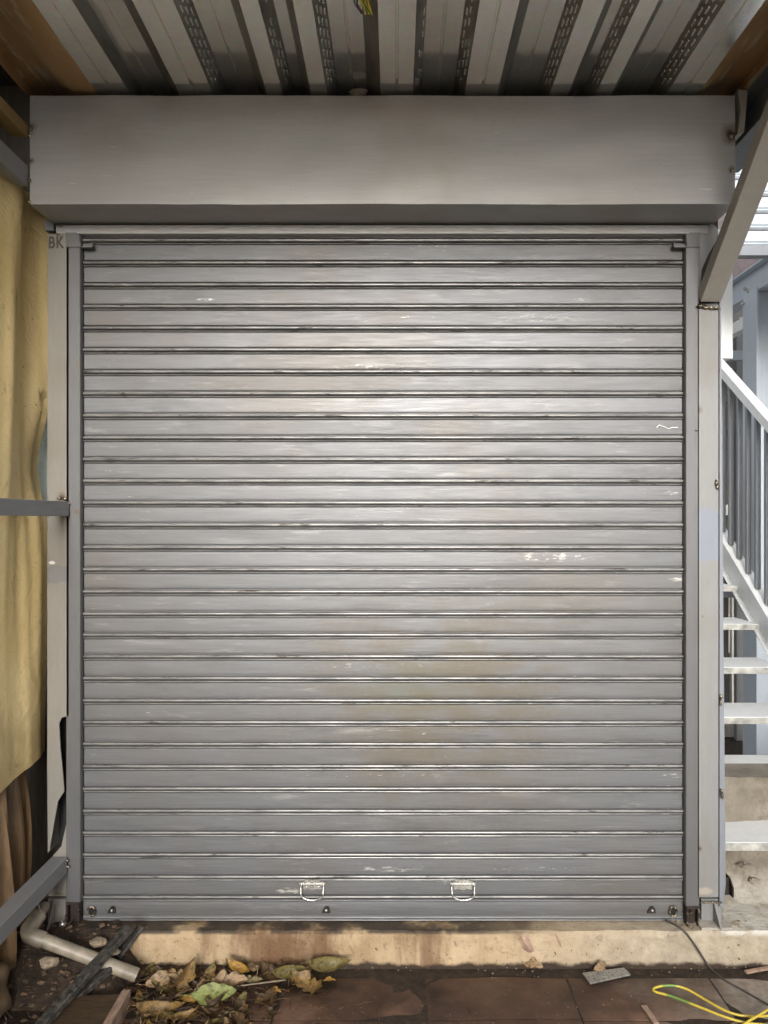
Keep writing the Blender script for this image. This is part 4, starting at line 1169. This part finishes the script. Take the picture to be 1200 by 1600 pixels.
# rough plaster mass beneath the first treads
bm = NB()
nx, nz = 40, 30
gv = [[bm.verts.new((1.15 + 1.6 * i / nx, 0.22 - 0.02 * noise.noise(Vector((i * .3, j * .3, 1))) - 0.012 * noise.noise(Vector((i * .9, j * .9, 4))) - 0.10 * max(0, 1 - j / 6) ** 2, PZ - 0.01 + 0.50 * j / nz)) for j in range(nz + 1)] for i in range(nx + 1)]
for i in range(nx):
    for j in range(nz): bm.faces.new((gv[i][j], gv[i + 1][j], gv[i + 1][j + 1], gv[i][j + 1]))
tb = [bm.verts.new((v[nz].co.x, 0.40, v[nz].co.z)) for v in gv]
for i in range(nx): bm.faces.new((gv[i][nz], gv[i + 1][nz], tb[i + 1], tb[i]))
tag(obj('stair_footing', bm, M['plaster'], smooth='auto'), 'rough crumbling plaster footing under the lowest stair treads', 'footing')
for i, (px, py) in enumerate(((1164, 1352), (1180, 1376))):
    bm = NB(); p = P(px, py, 3.19); lump(bm, p, 0.022, (1.2, .8, .5), 2, .6, 1.8, px)
    tag(obj('plaster_flake', bm, M['plaster'], loc=p), ('plaster clump stuck on the footing below the lowest tread', 'lower plaster clump on the footing near the right edge')[i], 'plaster flake', 'clumps on the stair footing')
for px, py, r in ((1138, 1432, .03), (1150, 1440, .02), (1128, 1440, .016)):
    pass

# ------------------------------------------------------------------ steel frame and buildings beyond the stairs
c1 = ibeam('steel_column', 'pale blue steel column rising behind the stair railing', (2.47, 2.12, 0), (2.47, 2.12, ZC + 1.51), 0.20, 0.22, 0.012, M['pale_blue'], up=(1, 0, 0.001), cat='steel column')
ibeam('steel_beam', 'pale blue steel beam slanting away above the stairs, on the blue column', (2.45, 1.6, ZC + 1.606), (2.45, 3.3, ZC + 1.606), 0.11, 0.19, 0.012, M['pale_blue'])
bm = NB(); beam(bm, (2.43, 2.22, ZC + 1.35), (2.43, 3.3, ZC + 1.35), 0.06, 0.08, bev=.002)
tag(obj('tie_beam', bm, M['white_paint']), 'thin white tie beam under the pale blue beam', 'beam')
bm = NB(); box(bm, 1.99, 2.085, 1.75, 1.9, 2.70, 3.5)
tag(obj('white_pillar', bm, M['white_wall']), 'bright white pillar just right of the right post', 'pillar')
bd2 = thing('back_building', 'grey building with a louvre and a cream framed window behind the stairs', 'building', (3, 3.4, 0))
bm = NB(); box(bm, 1.3, 6.5, 3.4, 3.6, 0.0, 3.68); obj('wall', bm, M['grey_wall'], bd2)
bm = NB(); box(bm, 1.3, 6.5, 3.37, 3.40, 3.69, 4.6); obj('upper_panel', bm, M['maroon'], bd2)
for k in range(3):
    bm = NB(); box(bm, 2.86, 3.4, 3.32, 3.398, 3.12 + 0.11 * k, 3.15 + 0.11 * k, rot=Matrix.Rotation(R(20), 3, 'X')); obj('louvre', bm, M['cream_trim'], bd2)
wf = NB(); box(wf, 2.84, 2.885, 3.34, 3.399, 1.15, 3.04); box(wf, 3.28, 3.34, 3.34, 3.399, 1.15, 3.04); box(wf, 2.886, 3.279, 3.34, 3.399, 2.98, 3.04); box(wf, 2.886, 3.279, 3.34, 3.399, 1.15, 1.21)
win = obj('window_frame', wf, M['cream_trim'], bd2)
bm = NB(); box(bm, 2.886, 3.279, 3.375, 3.385, 1.211, 2.979); obj('pane', bm, M['dark_glass'], win)
wf = NB(); box(wf, 2.66, 2.69, 3.34, 3.399, 1.6, 2.95); box(wf, 2.75, 2.78, 3.34, 3.399, 0.6, 2.95); box(wf, 2.691, 2.749, 3.34, 3.399, 2.9, 2.95)
obj('door_frame', wf, M['cream_trim'], bd2)
M['dark_panel'] = plain('near black panel', (0.035, 0.032, 0.03), 0.7, 0, .4, 5)  # plain near-black colour for the lower part of the wall
bm = NB(); box(bm, 2.0, 4.5, 3.345, 3.397, 0.0, 1.55); obj('lower_panel', bm, M['dark_panel'], bd2)
for k in range(9):
    bm = NB(); x = 2.2 + 0.14 * k; box(bm, x, x + 0.03, 3.30, 3.343, 0.02, 1.5); obj('upright_slat', bm, M['cream_trim'] if k % 3 else M['grey_wall'], bd2)
bm = NB(); box(bm, 2.2, 3.6, 3.26, 3.299, 1.735, 1.82); obj('white_band', bm, M['white_paint'], bd2)
bm = NB(); box(bm, 2.77, 2.83, 3.30, 3.335, 1.83, 2.75); obj('pink_board', bm, M['pink_strip'], bd2)
bm = NB(); box(bm, 2.0, 4.0, 3.0, 3.25, 0.0, 0.18); obj('kerb', bm, M['plaster'], bd2)
for i, (x, y, z0, z1, mt, lab) in enumerate(((2.36, 2.75, 0.0, 3.2, 'baluster', 'thin grey upright between the stair railing and the grey building'), (2.62, 2.9, 0.0, 3.2, 'rail', 'darker thin upright just left of the pale blue column'))):
    bm = NB(); box(bm, x, x + 0.05, y, y + 0.05, z0, z1, 0.002)
    tag(obj('steel_upright', bm, M[mt]), lab, 'steel upright', 'uprights behind the stairs')
for k, (z, y, m_) in enumerate(((ZC + 1.16, 2.62, 'pale_blue'), (ZC + 0.92, 3.1, 'baluster'), (ZC + 0.62, 2.95, 'rail'))):
    bm = NB(); box(bm, 2.1, 3.6, y, y + 0.05, z, z + 0.07, 0.002)
    tag(obj('frame_beam', bm, M[m_]), ('pale blue cross beam under the slanting beam behind the stairs', 'middle grey cross beam high behind the stair railing', 'dark grey cross beam just above the stair handrail')[k], 'steel beam', 'cross beams behind the stairs')
for z in (1.12, 1.50):
    bm = NB(); box(bm, 2.2, 3.4, 2.70, 2.735, z, z + 0.045, 0.001)
    tag(obj('cross_rail', bm, M['baluster']), 'lower cross rail behind the stair treads' if z < 1.3 else 'upper cross rail behind the stair treads', 'rail', 'cross rails behind the stairs')
bm = NB()
for py_, px_ in ((452, 1166), (455, 1172), (470, 1170), (474, 1163)):
    d = 5.2; tube(bm, [P(px_, py_, d), P(px_, py_, d) + Vector((-.02, 0, 0))], 0.012, 8)
tag(obj('beam_bolt', bm, M['zinc']), 'bolts on the pale blue steel beam above the stairs', 'bolts', kind='stuff')
# raised shutter of the next bay
s2 = thing('roller_shutter', 'pale corrugated shutter of the next bay high above the stairs', 'roller shutter', (2.2, 1.0, 2.9))
for k in range(14):
    z = Z(386, 4.0) + 0.002 + 0.088 * k
    bm = NB()
    pr = [(0.0, 0.0), (0.004, 0.010), (0.010, 0.014), (0.016, 0.010), (0.020, 0.0), (0.024, -0.006), (0.028, 0.002), (0.05, 0.005), (0.075, 0.002), (0.084, -0.006)]
    a = [bm.verts.new((1.72, 1.0 - w, z + h)) for h, w in pr]; b = [bm.verts.new((4.2, 1.0 - w, z + h)) for h, w in pr]
    for i in range(len(pr) - 1): bm.faces.new((a[i], b[i], b[i + 1], a[i + 1]))
    obj('slat', bm, M['pale_blue'], s2, smooth='auto')
bm = NB(); box(bm, 1.70, 4.2, 0.97, 1.03, Z(402, 4.0), Z(386, 4.0), .002); obj('bottom_bar', bm, M['steel_blue'], s2)
